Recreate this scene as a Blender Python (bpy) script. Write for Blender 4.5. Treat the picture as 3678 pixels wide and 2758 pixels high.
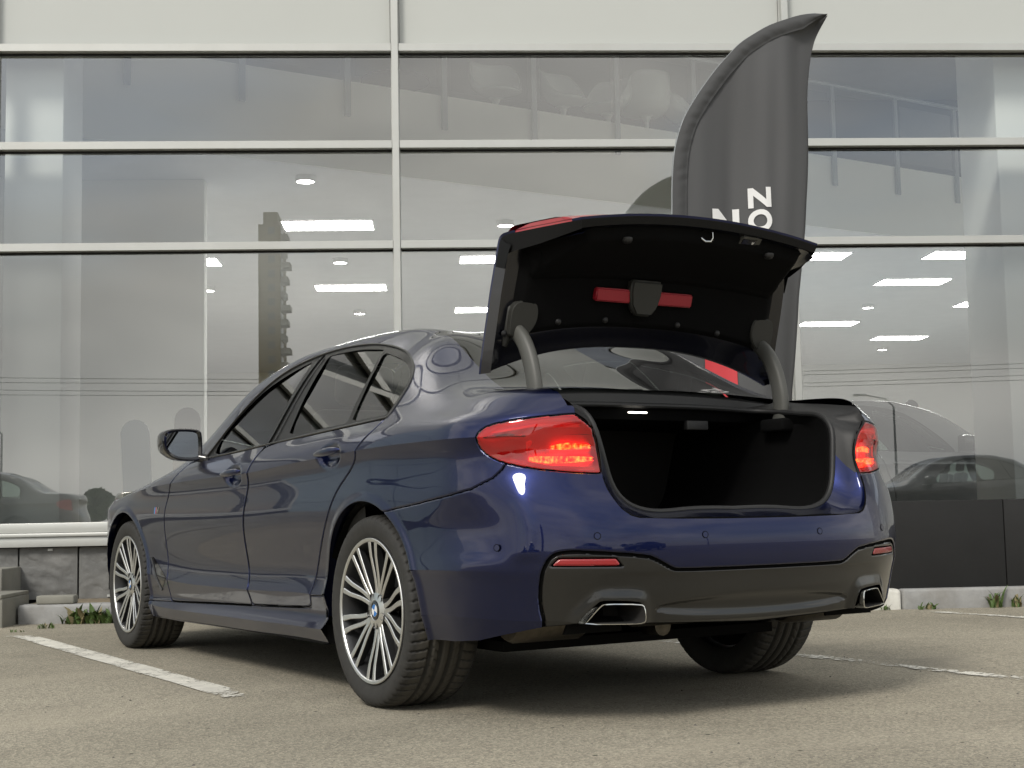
import bpy, bmesh, math, random
import numpy as np
from mathutils import Matrix, Vector
for o in list(bpy.data.objects): bpy.data.objects.remove(o)
SC=bpy.context.scene; COL=SC.collection
RNG=random.Random(7)
# ------------------------------------------------------------------ camera
CAM_POS=(-3.076,-4.519,.661); YAW,PITCH,ROLL=math.radians(31.543),math.radians(5.358),math.radians(-1.128)
cy,sy,cp,sp=math.cos(YAW),math.sin(YAW),math.cos(PITCH),math.sin(PITCH)
f_=Vector((sy*cp,cy*cp,sp)); r_=Vector((cy,-sy,0)); u_=r_.cross(f_)
r2=math.cos(ROLL)*r_+math.sin(ROLL)*u_; u2=-math.sin(ROLL)*r_+math.cos(ROLL)*u_
cd=bpy.data.cameras.new('camera'); cam=bpy.data.objects.new('camera',cd); COL.objects.link(cam)
M=Matrix.Identity(4)
for i in range(3): M[i][0]=r2[i]; M[i][1]=u2[i]; M[i][2]=-f_[i]; M[i][3]=CAM_POS[i]
cam.matrix_world=M; cd.sensor_width=36; cd.lens=5029.9/3678*36; cd.clip_start=.05; cd.clip_end=3000
SC.camera=cam
# ------------------------------------------------------------------ light
SUN_DIR=Vector((-.80,-.45,.80)).normalized()
SUN_EL=math.asin(SUN_DIR.z); SUN_AZ=math.atan2(SUN_DIR.x,SUN_DIR.y)
W=bpy.data.worlds.new('World'); SC.world=W; W.use_nodes=True
nt=W.node_tree; nt.nodes.clear()
def wn(t,**k):
    n=nt.nodes.new(t)
    for a,b in k.items(): setattr(n,a,b)
    return n
out=wn('ShaderNodeOutputWorld'); bg=wn('ShaderNodeBackground'); bg.inputs[1].default_value=.10
sky=wn('ShaderNodeTexSky',sky_type='NISHITA',sun_disc=False,sun_elevation=SUN_EL,sun_rotation=SUN_AZ,altitude=100,air_density=1.2,dust_density=1.2,ozone_density=1.0)
tc=wn('ShaderNodeTexCoord'); mp=wn('ShaderNodeMapping'); mp.inputs['Scale'].default_value=(1.0,1.0,2.6); mp.inputs['Location'].default_value=(1.3,.4,0)
no=wn('ShaderNodeTexNoise'); no.inputs['Scale'].default_value=2.0; no.inputs['Detail'].default_value=8; no.inputs['Roughness'].default_value=.50
rp=wn('ShaderNodeValToRGB'); rp.color_ramp.elements[0].position=.40; rp.color_ramp.elements[1].position=.55      # cloud cover
rp.color_ramp.elements[0].color=(.52,.52,.52,1); rp.color_ramp.elements[1].color=(1,1,1,1)
no2=wn('ShaderNodeTexNoise'); no2.inputs['Scale'].default_value=3.7; no2.inputs['Detail'].default_value=3
rc=wn('ShaderNodeValToRGB'); rc.color_ramp.elements[0].position=.33; rc.color_ramp.elements[1].position=.66
rc.color_ramp.elements[0].color=(5.0,5.02,4.9,1); rc.color_ramp.elements[1].color=(8.8,8.6,8.05,1)
mx=wn('ShaderNodeMix',data_type='RGBA')
L=nt.links.new
L(tc.outputs['Generated'],mp.inputs[0]); L(mp.outputs[0],no.inputs['Vector']); L(mp.outputs[0],no2.inputs['Vector']); L(no.outputs[0],rp.inputs[0]); L(no2.outputs[0],rc.inputs[0]); L(rp.outputs[0],mx.inputs[0])
L(sky.outputs[0],mx.inputs[6]); L(rc.outputs[0],mx.inputs[7]); L(mx.outputs[2],bg.inputs[0]); L(bg.outputs[0],out.inputs[0])
sd=bpy.data.lights.new('sun','SUN'); sd.energy=1.5; sd.angle=math.radians(16); sd.color=(1,.955,.875)
so=bpy.data.objects.new('sun',sd); COL.objects.link(so); so.rotation_euler=(-SUN_DIR).to_track_quat('-Z','Y').to_euler(); so.location=(-8,-6,14)
vs=SC.view_settings; vs.view_transform='Standard'; vs.look='None'; vs.exposure=0.62; vs.gamma=1; vs.use_curve_mapping=False
SC.cycles.use_denoising=True; SC.cycles.max_bounces=7; SC.cycles.diffuse_bounces=3; SC.cycles.transparent_max_bounces=12; SC.cycles.glossy_bounces=4; SC.cycles.transmission_bounces=3
SC.cycles.use_adaptive_sampling=True; SC.cycles.adaptive_threshold=.02
SC.cycles.caustics_reflective=False; SC.cycles.caustics_refractive=False; SC.cycles.sample_clamp_indirect=6
# ------------------------------------------------------------------ helpers
MATS={}
def mat(name,color=(.5,.5,.5),rough=.5,metal=0,coat=0,emit=0,ecol=None,noise=0,nscale=20,bump=0,bscale=60,bdist=.002,spec=.5,trans=0,ior=1.5,coord='Object',croughness=.02,dirt=0,dirtcol=None,dirtscale=1.5):
    m=bpy.data.materials.new(name); m.use_nodes=True; t=m.node_tree; b=t.nodes['Principled BSDF']
    b.inputs['Base Color'].default_value=(*color,1); b.inputs['Roughness'].default_value=rough; b.inputs['Metallic'].default_value=metal
    b.inputs['Coat Weight'].default_value=coat; b.inputs['Coat Roughness'].default_value=croughness
    b.inputs['Specular IOR Level'].default_value=spec; b.inputs['IOR'].default_value=ior; b.inputs['Transmission Weight'].default_value=trans
    if emit: b.inputs['Emission Color'].default_value=(*(ecol or color),1); b.inputs['Emission Strength'].default_value=emit
    N=t.nodes.new; K=t.links.new
    if noise or bump or dirt:
        tcn=N('ShaderNodeTexCoord'); co=tcn.outputs[coord]
    if noise:
        n=N('ShaderNodeTexNoise'); n.inputs['Scale'].default_value=nscale; n.inputs['Detail'].default_value=6; n.inputs['Roughness'].default_value=.6; K(co,n.inputs['Vector'])
        mr=N('ShaderNodeMapRange'); mr.inputs[1].default_value=.3; mr.inputs[2].default_value=.7; mr.inputs[3].default_value=1-noise; mr.inputs[4].default_value=1+noise; K(n.outputs[0],mr.inputs[0])
        v=N('ShaderNodeVectorMath'); v.operation='SCALE'; v.inputs[0].default_value=color; K(mr.outputs[0],v.inputs['Scale']); last=v.outputs[0]
        if dirt:
            n2=N('ShaderNodeTexNoise'); n2.inputs['Scale'].default_value=dirtscale; n2.inputs['Detail'].default_value=8; n2.inputs['Roughness'].default_value=.65; K(co,n2.inputs['Vector'])
            r2_=N('ShaderNodeMapRange'); r2_.inputs[1].default_value=.45; r2_.inputs[2].default_value=.75; r2_.inputs[3].default_value=0; r2_.inputs[4].default_value=dirt; K(n2.outputs[0],r2_.inputs[0])
            mm=N('ShaderNodeMix'); mm.data_type='RGBA'; K(r2_.outputs[0],mm.inputs[0]); K(last,mm.inputs[6]); mm.inputs[7].default_value=(*(dirtcol or (.1,.09,.07)),1); last=mm.outputs[2]
        K(last,b.inputs['Base Color'])
    if bump:
        n=N('ShaderNodeTexNoise'); n.inputs['Scale'].default_value=bscale; n.inputs['Detail'].default_value=5; K(co,n.inputs['Vector'])
        bp=N('ShaderNodeBump'); bp.inputs['Strength'].default_value=bump; bp.inputs['Distance'].default_value=bdist; K(n.outputs[0],bp.inputs['Height']); K(bp.outputs[0],b.inputs['Normal'])
    MATS[name]=m; return m
def glassmat(name,tint,ior=1.5,extra=0.0,grough=0.0):
    """thin sheet: see-through with a mirror reflection that follows Fresnel (plus a coating's own reflectance)"""
    m=bpy.data.materials.new(name); m.use_nodes=True; t=m.node_tree; t.nodes.clear(); N=t.nodes.new; K=t.links.new
    o=N('ShaderNodeOutputMaterial'); mxs=N('ShaderNodeMixShader'); tr=N('ShaderNodeBsdfTransparent'); tr.inputs[0].default_value=(*tint,1)
    g=N('ShaderNodeBsdfGlossy'); g.inputs['Roughness'].default_value=grough; g.inputs['Color'].default_value=(1,1,1,1)
    fr=N('ShaderNodeFresnel'); fr.inputs[0].default_value=ior
    mr=N('ShaderNodeMapRange'); mr.inputs[1].default_value=0; mr.inputs[2].default_value=1; mr.inputs[3].default_value=extra; mr.inputs[4].default_value=1
    K(fr.outputs[0],mr.inputs[0]); K(mr.outputs[0],mxs.inputs[0]); K(tr.outputs[0],mxs.inputs[1]); K(g.outputs[0],mxs.inputs[2]); K(mxs.outputs[0],o.inputs[0])
    MATS[name]=m; return m
def link(o,parent=None):
    COL.objects.link(o)
    if parent is not None: o.parent=parent
    return o
def tag(o,label=None,cat=None,group=None,kind=None):
    if label: o['label']=label
    if cat: o['category']=cat
    if group: o['group']=group
    if kind: o['kind']=kind
    return o
def empty(name,loc=(0,0,0),rz=0):
    e=bpy.data.objects.new(name,None); e.location=loc; e.rotation_euler=(0,0,rz); e.empty_display_size=.2; return link(e)
def tri_mesh(name,V,T,N=None,mats=(),smooth=True,mi=None):
    V=np.ascontiguousarray(V,np.float32); T=np.ascontiguousarray(T,np.int32)
    me=bpy.data.meshes.new(name); me.vertices.add(len(V)); me.vertices.foreach_set('co',V.ravel())
    me.loops.add(T.size); me.loops.foreach_set('vertex_index',T.ravel()); me.polygons.add(len(T))
    k=T.shape[1]
    me.polygons.foreach_set('loop_start',np.arange(len(T),dtype=np.int32)*k); 
    me.polygons.foreach_set('use_smooth',np.full(len(T),smooth,bool))
    for m in mats: me.materials.append(MATS[m] if isinstance(m,str) else m)
    if mi is not None: me.polygons.foreach_set('material_index',np.ascontiguousarray(mi,np.int32))
    me.update(calc_edges=True); me.validate()
    if N is not None and smooth: me.normals_split_custom_set_from_vertices(np.ascontiguousarray(N,np.float32))
    return me
def pobj(name,V,F,m,parent=None,smooth=False,mi=None,auto=None):
    """polygons of any size"""
    me=bpy.data.meshes.new(name); me.from_pydata([tuple(map(float,v)) for v in V],[],[tuple(map(int,f)) for f in F])
    for k in (m if isinstance(m,(list,tuple)) else [m]): me.materials.append(MATS[k])
    if smooth: me.polygons.foreach_set('use_smooth',[True]*len(me.polygons))
    if mi is not None: me.polygons.foreach_set('material_index',list(mi))
    me.update()
    if auto is not None: me.set_sharp_from_angle(angle=math.radians(auto))
    return link(bpy.data.objects.new(name,me),parent)
def mobj(name,me,parent=None): return link(bpy.data.objects.new(name,me),parent)
class MB:
    """collects polygons"""
    def __init__(s): s.V=[]; s.F=[]; s.M=[]
    def add(s,V,F,m=0):
        o=len(s.V); s.V+= [tuple(v) for v in V]; s.F+=[tuple(i+o for i in f) for f in F]; s.M+=[m]*len(F)
    def box(s,a,b,m=0):
        x0,y0,z0=a; x1,y1,z1=b
        s.add([(x0,y0,z0),(x1,y0,z0),(x1,y1,z0),(x0,y1,z0),(x0,y0,z1),(x1,y0,z1),(x1,y1,z1),(x0,y1,z1)],[(0,3,2,1),(4,5,6,7),(0,1,5,4),(1,2,6,5),(2,3,7,6),(3,0,4,7)],m)
    def prism(s,poly,axis,a,b,m=0):
        """poly: 2-D points; axis: 'x','y','z' extrude axis"""
        f={'x':lambda p,h:(h,p[0],p[1]),'y':lambda p,h:(p[0],h,p[1]),'z':lambda p,h:(p[0],p[1],h)}[axis]
        n=len(poly); V=[f(p,a) for p in poly]+[f(p,b) for p in poly]
        s.add(V,[tuple(range(n))[::-1],tuple(range(n,2*n))]+[(i,(i+1)%n,(i+1)%n+n,i+n) for i in range(n)],m)
    def tube(s,pts,r,n=10,m=0,closed=False,flat=None):
        P=np.array(pts,float); k=len(P); R=np.full(k,r) if np.isscalar(r) else np.array(r)
        T=np.gradient(P,axis=0) if not closed else (np.roll(P,-1,0)-np.roll(P,1,0)); T/=np.linalg.norm(T,axis=1,keepdims=True)+1e-12
        up=np.array([0,0,1.]) if abs(T[0][2])<.9 else np.array([1.,0,0]); V=[]
        a=np.cross(T[0],up); a/=np.linalg.norm(a)
        for i in range(k):
            a=a-T[i]*(a@T[i]); a/=np.linalg.norm(a)+1e-12; b=np.cross(T[i],a)
            for j in range(n):
                t=2*math.pi*j/n; V.append(P[i]+R[i]*(math.cos(t)*a+math.sin(t)*b))
        F=[]
        for i in range(k if closed else k-1):
            i2=(i+1)%k
            for j in range(n): F.append((i*n+j,i*n+(j+1)%n,i2*n+(j+1)%n,i2*n+j))
        if not closed: F+= [tuple(range(n))[::-1],tuple((k-1)*n+j for j in range(n))]
        s.add(V,F,m)
    def lathe(s,prof,n=48,axis='z',c=(0,0,0),m=0,a0=0,a1=2*math.pi):
        k=len(prof); full=abs(a1-a0-2*math.pi)<1e-6; V=[]; F=[]; cnt=n if full else n+1
        for i in range(cnt):
            t=a0+(a1-a0)*i/n; ct,st=math.cos(t),math.sin(t)
            for r,h in prof:
                if axis=='z': v=(c[0]+r*ct,c[1]+r*st,c[2]+h)
                elif axis=='x': v=(c[0]+h,c[1]+r*ct,c[2]+r*st)
                else: v=(c[0]+r*ct,c[1]+h,c[2]+r*st)
                V.append(v)
        for i in range(n):
            i2=(i+1)%cnt
            for j in range(k-1): F.append((i*k+j,i2*k+j,i2*k+j+1,i*k+j+1))
        s.add(V,F,m)
    def grid(s,G,m=0):
        G=np.asarray(G); a,b=G.shape[:2]; s.add(G.reshape(-1,3),[(i*b+j,(i+1)*b+j,(i+1)*b+j+1,i*b+j+1) for i in range(a-1) for j in range(b-1)],m)
    def build(s,name,m,parent=None,smooth=False,auto=None,bevel=0,bseg=2):
        o=pobj(name,s.V,s.F,m,parent,smooth,s.M if isinstance(m,(list,tuple)) else None,None)
        bm=bmesh.new(); bm.from_mesh(o.data); bmesh.ops.remove_doubles(bm,verts=bm.verts,dist=1e-6); bmesh.ops.recalc_face_normals(bm,faces=bm.faces)
        if bevel:
            bmesh.ops.bevel(bm,geom=[e for e in bm.edges if e.is_manifold and e.calc_face_angle(0)>.5],offset=bevel,segments=bseg,profile=.5,affect='EDGES',clamp_overlap=True)
        bm.to_mesh(o.data); bm.free()
        if smooth or bevel:
            o.data.polygons.foreach_set('use_smooth',[True]*len(o.data.polygons)); o.data.set_sharp_from_angle(angle=math.radians(auto if auto else 35))
        return o
def rbox(name,a,b,m,parent=None,bevel=.02,seg=3):
    B=MB(); B.box(a,b); return B.build(name,m,parent,bevel=bevel,bseg=seg,auto=50)
def copy_tree(o,parent=None):
    c=o.copy(); COL.objects.link(c); c.parent=parent
    for ch in o.children: copy_tree(ch,c)
    return c
# ---------- splines ----------
def ncs(x,y):
    """natural cubic spline through (x,y[k]); returns callable"""
    x=np.asarray(x,float); y=np.asarray(y,float); o=np.argsort(x); x=x[o]; y=y[o]
    n=len(x); h=np.diff(x)
    A=np.zeros((n,n)); b=np.zeros((n,)+y.shape[1:])
    A[0,0]=A[-1,-1]=1
    for i in range(1,n-1):
        A[i,i-1]=h[i-1]; A[i,i]=2*(h[i-1]+h[i]); A[i,i+1]=h[i]
        b[i]=3*((y[i+1]-y[i])/h[i]-(y[i]-y[i-1])/h[i-1])
    c=np.linalg.solve(A,b)
    def f(t):
        t=np.asarray(t,float); k=np.clip(np.searchsorted(x,t)-1,0,n-2); d=t-x[k]
        hh=h[k]
        if y.ndim>1: d=d[...,None]; hh=hh[...,None]
        bb=(y[k+1]-y[k])/hh-hh*(2*c[k]+c[k+1])/3; dd=(c[k+1]-c[k])/(3*hh)
        return y[k]+bb*d+c[k]*d*d+dd*d**3
    return f
def smooth(t): t=np.clip(t,0,1); return t*t*(3-2*t)
YC=-.45; YF=3.25
# rows: list of (y,w,z)
RY=[3.25,2.6,2.2,1.6,1.1,.6,.42,0,-.25,-.45]
ROW=dict(
 A=([.855,.872,.872,.872,.872,.872,0.874,.87,.868,.865],[.2,.185,.182,.185,.188,.192,0.194,.22,.25,.262]),
 B=([.885,.893,.897,.898,.898,.900,0.903,.905,.895,.889],[.29,.245,.238,.240,.242,.245,0.246,.29,.33,.345]),
 C=([.895,.885,.874,.868,.868,.869,0.872,.895,.901,.899],[.36,.30,.288,.285,.287,.292,0.294,.36,.40,.41]),
 D=([.903,.893,.880,.874,.874,.876,0.879,.905,.906,.906],[.42,.345,.318,.318,.322,.328,0.331,.43,.45,.46]),
 E=([.908,.900,.893,.890,.890,.892,0.895,.914,.914,.914],[.48,.40,.372,.366,.368,.374,0.378,.48,.485,.49]),
 F=([.911,.896,.880,.875,.875,.878,0.883,.916,.912,.9095],[.55,.48,.44,.43,.432,.44,0.447,.55,.545,.545]),
 G=([.914,.905,.894,.892,.893,.897,0.901,.919,.914,.9085],[.64,.60,.57,.56,.565,.58,0.588,.65,.63,.63]),
 H=([.914,.915,.912,.912,.913,.915,0.916,.921,.916,.908],[.725,.72,.71,.705,.71,.725,0.729,.76,.745,.745]),
 U=([.900,.910,.909,.910,.911,.912,0.913,.916,.913,.9045],[.76,.795,.805,.812,.820,.835,0.84,.862,.862,.862]),
 I=([.885,.914,.921,.923,.924,.925,0.9255,.927,.925,.918],[.785,.836,.848,.857,.864,.885,0.891,.905,.909,.909]),
 J=([.852,.893,.904,.906,.907,.908,0.9085,.911,.909,.900],[.80,.862,.885,.897,.908,.928,0.934,.950,.954,.953]),
 K=([.775,.842,.858,.852,.848,.845,0.845,.852,.858,.846],[.81,.888,.936,.972,.998,1.012,1.018,1.018,1.012,1.002]),
 M=([.64,.690,.705,.640,.575,.562,.556,.585,.628,.650],[.925,.965,1.075,1.338,1.405,1.408,1.388,1.285,1.135,1.078]),
 O=([0]*10,[.96,1.00,1.05,1.375,1.472,1.463,1.412,1.30,1.17,1.09]),
)
EXTRA=dict(  # denser stations for the upper rows
 M=[(3.25,.61,.825),(3.05,.645,.862),(2.7,.69,.905),(2.42,.712,.935),(2.2,.692,1.055),(2.0,.672,1.175),(1.8,.652,1.278),(1.6,.628,1.338),(1.4,.600,1.376),(1.15,.575,1.392),(.9,.565,1.395),(.65,.560,1.389),(.4,.556,1.369),(.25,.558,1.346),(.1,.568,1.327),(-.05,.585,1.258),(-.2,.606,1.178),(-.33,.628,1.115),(-.45,.650,1.078)],
 O=[(3.25,0,.865),(3.05,0,.895),(2.7,0,.932),(2.45,0,.955),(2.2,0,1.055),(1.9,0,1.24),(1.65,0,1.345),(1.45,0,1.400),(1.2,0,1.430),(.95,0,1.444),(.7,0,1.455),(.5,0,1.449),(.35,0,1.430),(.2,0,1.388),(0,0,1.30),(-.2,0,1.215),(-.35,0,1.143),(-.45,0,1.095)],
)
# rear wrap: extent b, exponent n, z at rear centre
WR=dict(A=(.50,3.0,.262),B=(.560,2.9,.315),C=(.582,2.85,.385),D=(.596,2.85,.44),E=(.605,2.85,.485),F=(.608,2.85,.545),G=(.600,2.85,.625),H=(.562,2.85,.735),U=(.520,2.85,.845),I=(.520,2.85,.905),J=(.532,2.85,.950),K=(.530,2.85,.998),L=(.50,2.9,1.035),M=(.455,2.9,1.05),N=(.40,2.9,1.06),O=(.37,2.9,1.065))
FR=dict(A=(.42,2.5,.2),B=(.48,2.5,.25),C=(.50,2.5,.33),D=(.51,2.5,.40),E=(.51,2.5,.47),F=(.51,2.5,.54),G=(.505,2.5,.63),H=(.49,2.5,.69),U=(.475,2.5,.72),I=(.455,2.5,.735),J=(.42,2.5,.76),K=(.37,2.5,.785),L=(.32,2.5,.80),M=(.28,2.5,.815),N=(.22,2.5,.83),O=(.15,2.5,.845))
ORDER='ABCDEFGHUIJKLMNO'
SEGS=['AB','BCDE','EFGHUI','IJKLMNO']
NS={'AB':5,'BCDE':26,'EFGHUI':60,'IJKLMNO':90}
def make_side(dy=.0125,nw=110,nf=40):
    """returns list of patches: dict(P[nu,nv,3], s[nu,nv])  (left side, x<0)"""
    ys=np.arange(YF,YC-1e-6,-dy); ys=np.linspace(YF,YC,len(ys))
    W={};Z={}
    for k in ROW:
        if k in EXTRA:
            e=np.array(EXTRA[k]); W[k]=ncs(e[:,0],e[:,1])(ys); Z[k]=ncs(e[:,0],e[:,2])(ys)
        else:
            W[k]=ncs(RY,ROW[k][0])(ys); Z[k]=ncs(RY,ROW[k][1])(ys)
    dx=W['M']-W['K']; dz=Z['M']-Z['K']; ln=np.hypot(dx,dz)
    bow=.016+.010*smooth((.3-ys)/.4)
    W['L']=W['K']+.5*dx+bow*dz/ln; Z['L']=Z['K']+.5*dz-bow*dx/ln
    W['N']=.62*W['M']; Z['N']=Z['M']+.58*(Z['O']-Z['M'])
    X={};Y={};ZZ={}
    ph=np.linspace(0,1,nw+1)[1:]; pf=np.linspace(1,0,nf+1)[:-1]
    def wrap(k,tab,t,z0,a,y0,sg):
        b,n,z1=tab[k]
        # arc parameter: angle spaced so that points stay even
        th=t*np.pi/2; c=np.cos(th)**(2/n); s=np.sin(th)**(2/n)
        # even spacing by fine resampling
        tt=np.linspace(0,np.pi/2,2000); cc=a*np.cos(tt).clip(0)**(2/n); ss=b*np.sin(tt)**(2/n)
        cr,sr=REF[sg]; ang=np.arctan2(ss/b,cc/max(a,1e-6))
        x=np.interp(REFA[sg](t),ang,cc); y=np.interp(REFA[sg](t),ang,ss)
        if a==0: x=x*0
        zz=z0+(z1-z0)*smooth(t*1.0)
        return x,y0+sg*y,zz
    REF={};REFA={}
    for sg,tab,a in((-1,WR,.91),(1,FR,.9)):
        n=2.85 if sg<0 else 2.5; b=.6 if sg<0 else .5
        tt=np.linspace(0,np.pi/2,4000); cc=a*np.cos(tt).clip(0)**(2/n); ss=b*np.sin(tt)**(2/n)
        L=np.r_[0,np.cumsum(np.hypot(np.diff(cc),np.diff(ss)))]; ang=np.arctan2(ss/b,cc/a)
        REF[sg]=(cc,ss); REFA[sg]=(lambda t,L=L,ang=ang:np.interp(t*L[-1],L,ang)); 
        if sg<0: LREF=L[-1]
    for k in ORDER:
        xr,yr,zr=wrap(k,WR,ph,Z[k][-1],W[k][-1],YC,-1)
        xf,yf,zf=wrap(k,FR,pf,Z[k][0],W[k][0],YF,1)
        X[k]=np.r_[xf,W[k],xr]; Y[k]=np.r_[yf,ys,yr]; ZZ[k]=np.r_[zf,Z[k],zr]
    s=np.r_[YF+pf*1.2,ys,YC-ph*LREF]
    out=[]
    for sg in SEGS:
        P=np.stack([np.stack([-X[k],Y[k],ZZ[k]],1) for k in sg],1) # nu,nk,3
        d=np.linalg.norm(np.diff(P,axis=1),axis=2).mean(0); t=np.r_[0,np.cumsum(d)]; t/=t[-1]
        nv=NS[sg]; tv=np.linspace(0,1,nv+1)
        if len(sg)==2: Q=P[:,:1]+(P[:,1:]-P[:,:1])*tv[None,:,None]
        else: Q=np.moveaxis(ncs(t,np.moveaxis(P,1,0).reshape(len(sg),-1))(tv).reshape(nv+1,-1,3),0,1)
        # fair the join between the straight side and the rear wrap
        wg=(smooth((-.02-s)/.2)*smooth((s+.90)/.24))[1:-1,None,None]*.5
        for _ in range(130): Q[1:-1]+=wg*(.5*(Q[:-2]+Q[2:])-Q[1:-1])
        if sg.startswith('IJ'):   # take the lump out of the rear pillar
            wv=(smooth((.50-s)/.35)*smooth((s+.62)/.2))[:,None]*(smooth((np.linspace(0,1,nv+1)-.30)/.2))[None,:]*.5
            for _ in range(70): Q[:,1:-1]+=wv[:,1:-1,None]*(.5*(Q[:,:-2]+Q[:,2:])-Q[:,1:-1])
        out.append(dict(P=Q,s=np.repeat(s[:,None],nv+1,1),seg=sg))
    return out
def grid_normals(Q):
    du=np.gradient(Q,axis=0); dv=np.gradient(Q,axis=1)
    n=np.cross(du,dv); n/=np.linalg.norm(n,axis=2,keepdims=True)+1e-12
    return n
# =================================================================== SITE
FA=-math.radians(28.3); EX=Vector((math.cos(FA),math.sin(FA),0)); EY=Vector((-math.sin(FA),math.cos(FA),0))
def FW(t,q,z=0): return EX*t+EY*q+Vector((0,0,z))
def fb(o): o.rotation_euler[2]=FA; return o      # everything of the building is drawn in its own frame: t along the wall, q into it
# ---- materials
def asphalt():
    m=mat('asphalt',(.2,.19,.165),rough=.88,spec=.35); t=m.node_tree; b=t.nodes['Principled BSDF']; N=t.nodes.new; K=t.links.new
    tc=N('ShaderNodeTexCoord')
    def noise(s,d,r=.6): n=N('ShaderNodeTexNoise'); n.inputs['Scale'].default_value=s; n.inputs['Detail'].default_value=d; n.inputs['Roughness'].default_value=r; K(tc.outputs['Object'],n.inputs['Vector']); return n
    def ramp(src,p0,c0,p1,c1): r=N('ShaderNodeValToRGB'); e=r.color_ramp.elements; e[0].position=p0; e[0].color=(*c0,1); e[1].position=p1; e[1].color=(*c1,1); K(src,r.inputs[0]); return r
    big=ramp(noise(.55,6).outputs[0],.30,(.246,.226,.180),.72,(.395,.361,.290))
    v=N('ShaderNodeTexVoronoi'); v.inputs['Scale'].default_value=130; K(tc.outputs['Object'],v.inputs['Vector'])
    st=ramp(v.outputs['Color'],.15,(.66,.66,.66),.95,(1.32,1.31,1.27))
    mul=N('ShaderNodeMix'); mul.data_type='RGBA'; mul.blend_type='MULTIPLY'; mul.inputs[0].default_value=1; K(big.outputs[0],mul.inputs[6]); K(st.outputs[0],mul.inputs[7])
    fine=ramp(noise(260,3).outputs[0],.35,(.6,.6,.6),.68,(1.35,1.35,1.35))
    mul2=N('ShaderNodeMix'); mul2.data_type='RGBA'; mul2.blend_type='MULTIPLY'; mul2.inputs[0].default_value=.7; K(mul.outputs[2],mul2.inputs[6]); K(fine.outputs[0],mul2.inputs[7])
    # dusty, sandy drifts
    mp=N('ShaderNodeMapping'); mp.inputs['Rotation'].default_value=(0,0,.2); mp.inputs['Scale'].default_value=(.22,.9,1); K(tc.outputs['Object'],mp.inputs[0])
    dn=N('ShaderNodeTexNoise'); dn.inputs['Scale'].default_value=1.6; dn.inputs['Detail'].default_value=7; K(mp.outputs[0],dn.inputs['Vector'])
    dr=ramp(dn.outputs[0],.52,(0,0,0),.72,(.55,.55,.55))
    mx=N('ShaderNodeMix'); mx.data_type='RGBA'; K(dr.outputs[0],mx.inputs[0]); K(mul2.outputs[2],mx.inputs[6]); mx.inputs[7].default_value=(.40,.358,.28,1)
    # dark specks and spots
    sv=N('ShaderNodeTexVoronoi'); sv.inputs['Scale'].default_value=5.5; K(tc.outputs['Object'],sv.inputs['Vector'])
    sr=ramp(sv.outputs['Distance'],.030,(1,1,1),.055,(0,0,0))
    mx2=N('ShaderNodeMix'); mx2.data_type='RGBA'; K(sr.outputs[0],mx2.inputs[0]); K(mx.outputs[2],mx2.inputs[6]); mx2.inputs[7].default_value=(.05,.045,.035,1)
    # hairline cracks and a few old oil stains
    cn=N('ShaderNodeTexNoise'); cn.inputs['Scale'].default_value=1.3; cn.inputs['Detail'].default_value=6; K(tc.outputs['Object'],cn.inputs['Vector'])
    va=N('ShaderNodeVectorMath'); va.operation='MULTIPLY_ADD'; K(cn.outputs['Color'],va.inputs[0]); va.inputs[1].default_value=(.9,.9,0); K(tc.outputs['Object'],va.inputs[2])
    cv=N('ShaderNodeTexVoronoi'); cv.feature='DISTANCE_TO_EDGE'; cv.inputs['Scale'].default_value=.33; K(va.outputs[0],cv.inputs['Vector'])
    cr=ramp(cv.outputs['Distance'],.0008,(.14,.14,.14),.0030,(0,0,0)); mx3=N('ShaderNodeMix'); mx3.data_type='RGBA'; K(cr.outputs[0],mx3.inputs[0]); K(mx2.outputs[2],mx3.inputs[6]); mx3.inputs[7].default_value=(.07,.062,.05,1)
    on=noise(.9,3); orr=ramp(on.outputs[0],.60,(0,0,0),.74,(.42,.42,.42)); mx4=N('ShaderNodeMix'); mx4.data_type='RGBA'; K(orr.outputs[0],mx4.inputs[0]); K(mx3.outputs[2],mx4.inputs[6]); mx4.inputs[7].default_value=(.13,.122,.105,1)
    K(mx4.outputs[2],b.inputs['Base Color'])
    bh=N('ShaderNodeMix'); bh.data_type='FLOAT'; bh.inputs[0].default_value=.5; K(v.outputs['Distance'],bh.inputs[2]); K(noise(180,4).outputs[0],bh.inputs[3])
    bp=N('ShaderNodeBump'); bp.inputs['Strength'].default_value=.75; bp.inputs['Distance'].default_value=.006; K(bh.outputs[0],bp.inputs['Height']); K(bp.outputs[0],b.inputs['Normal'])
asphalt()
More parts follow.
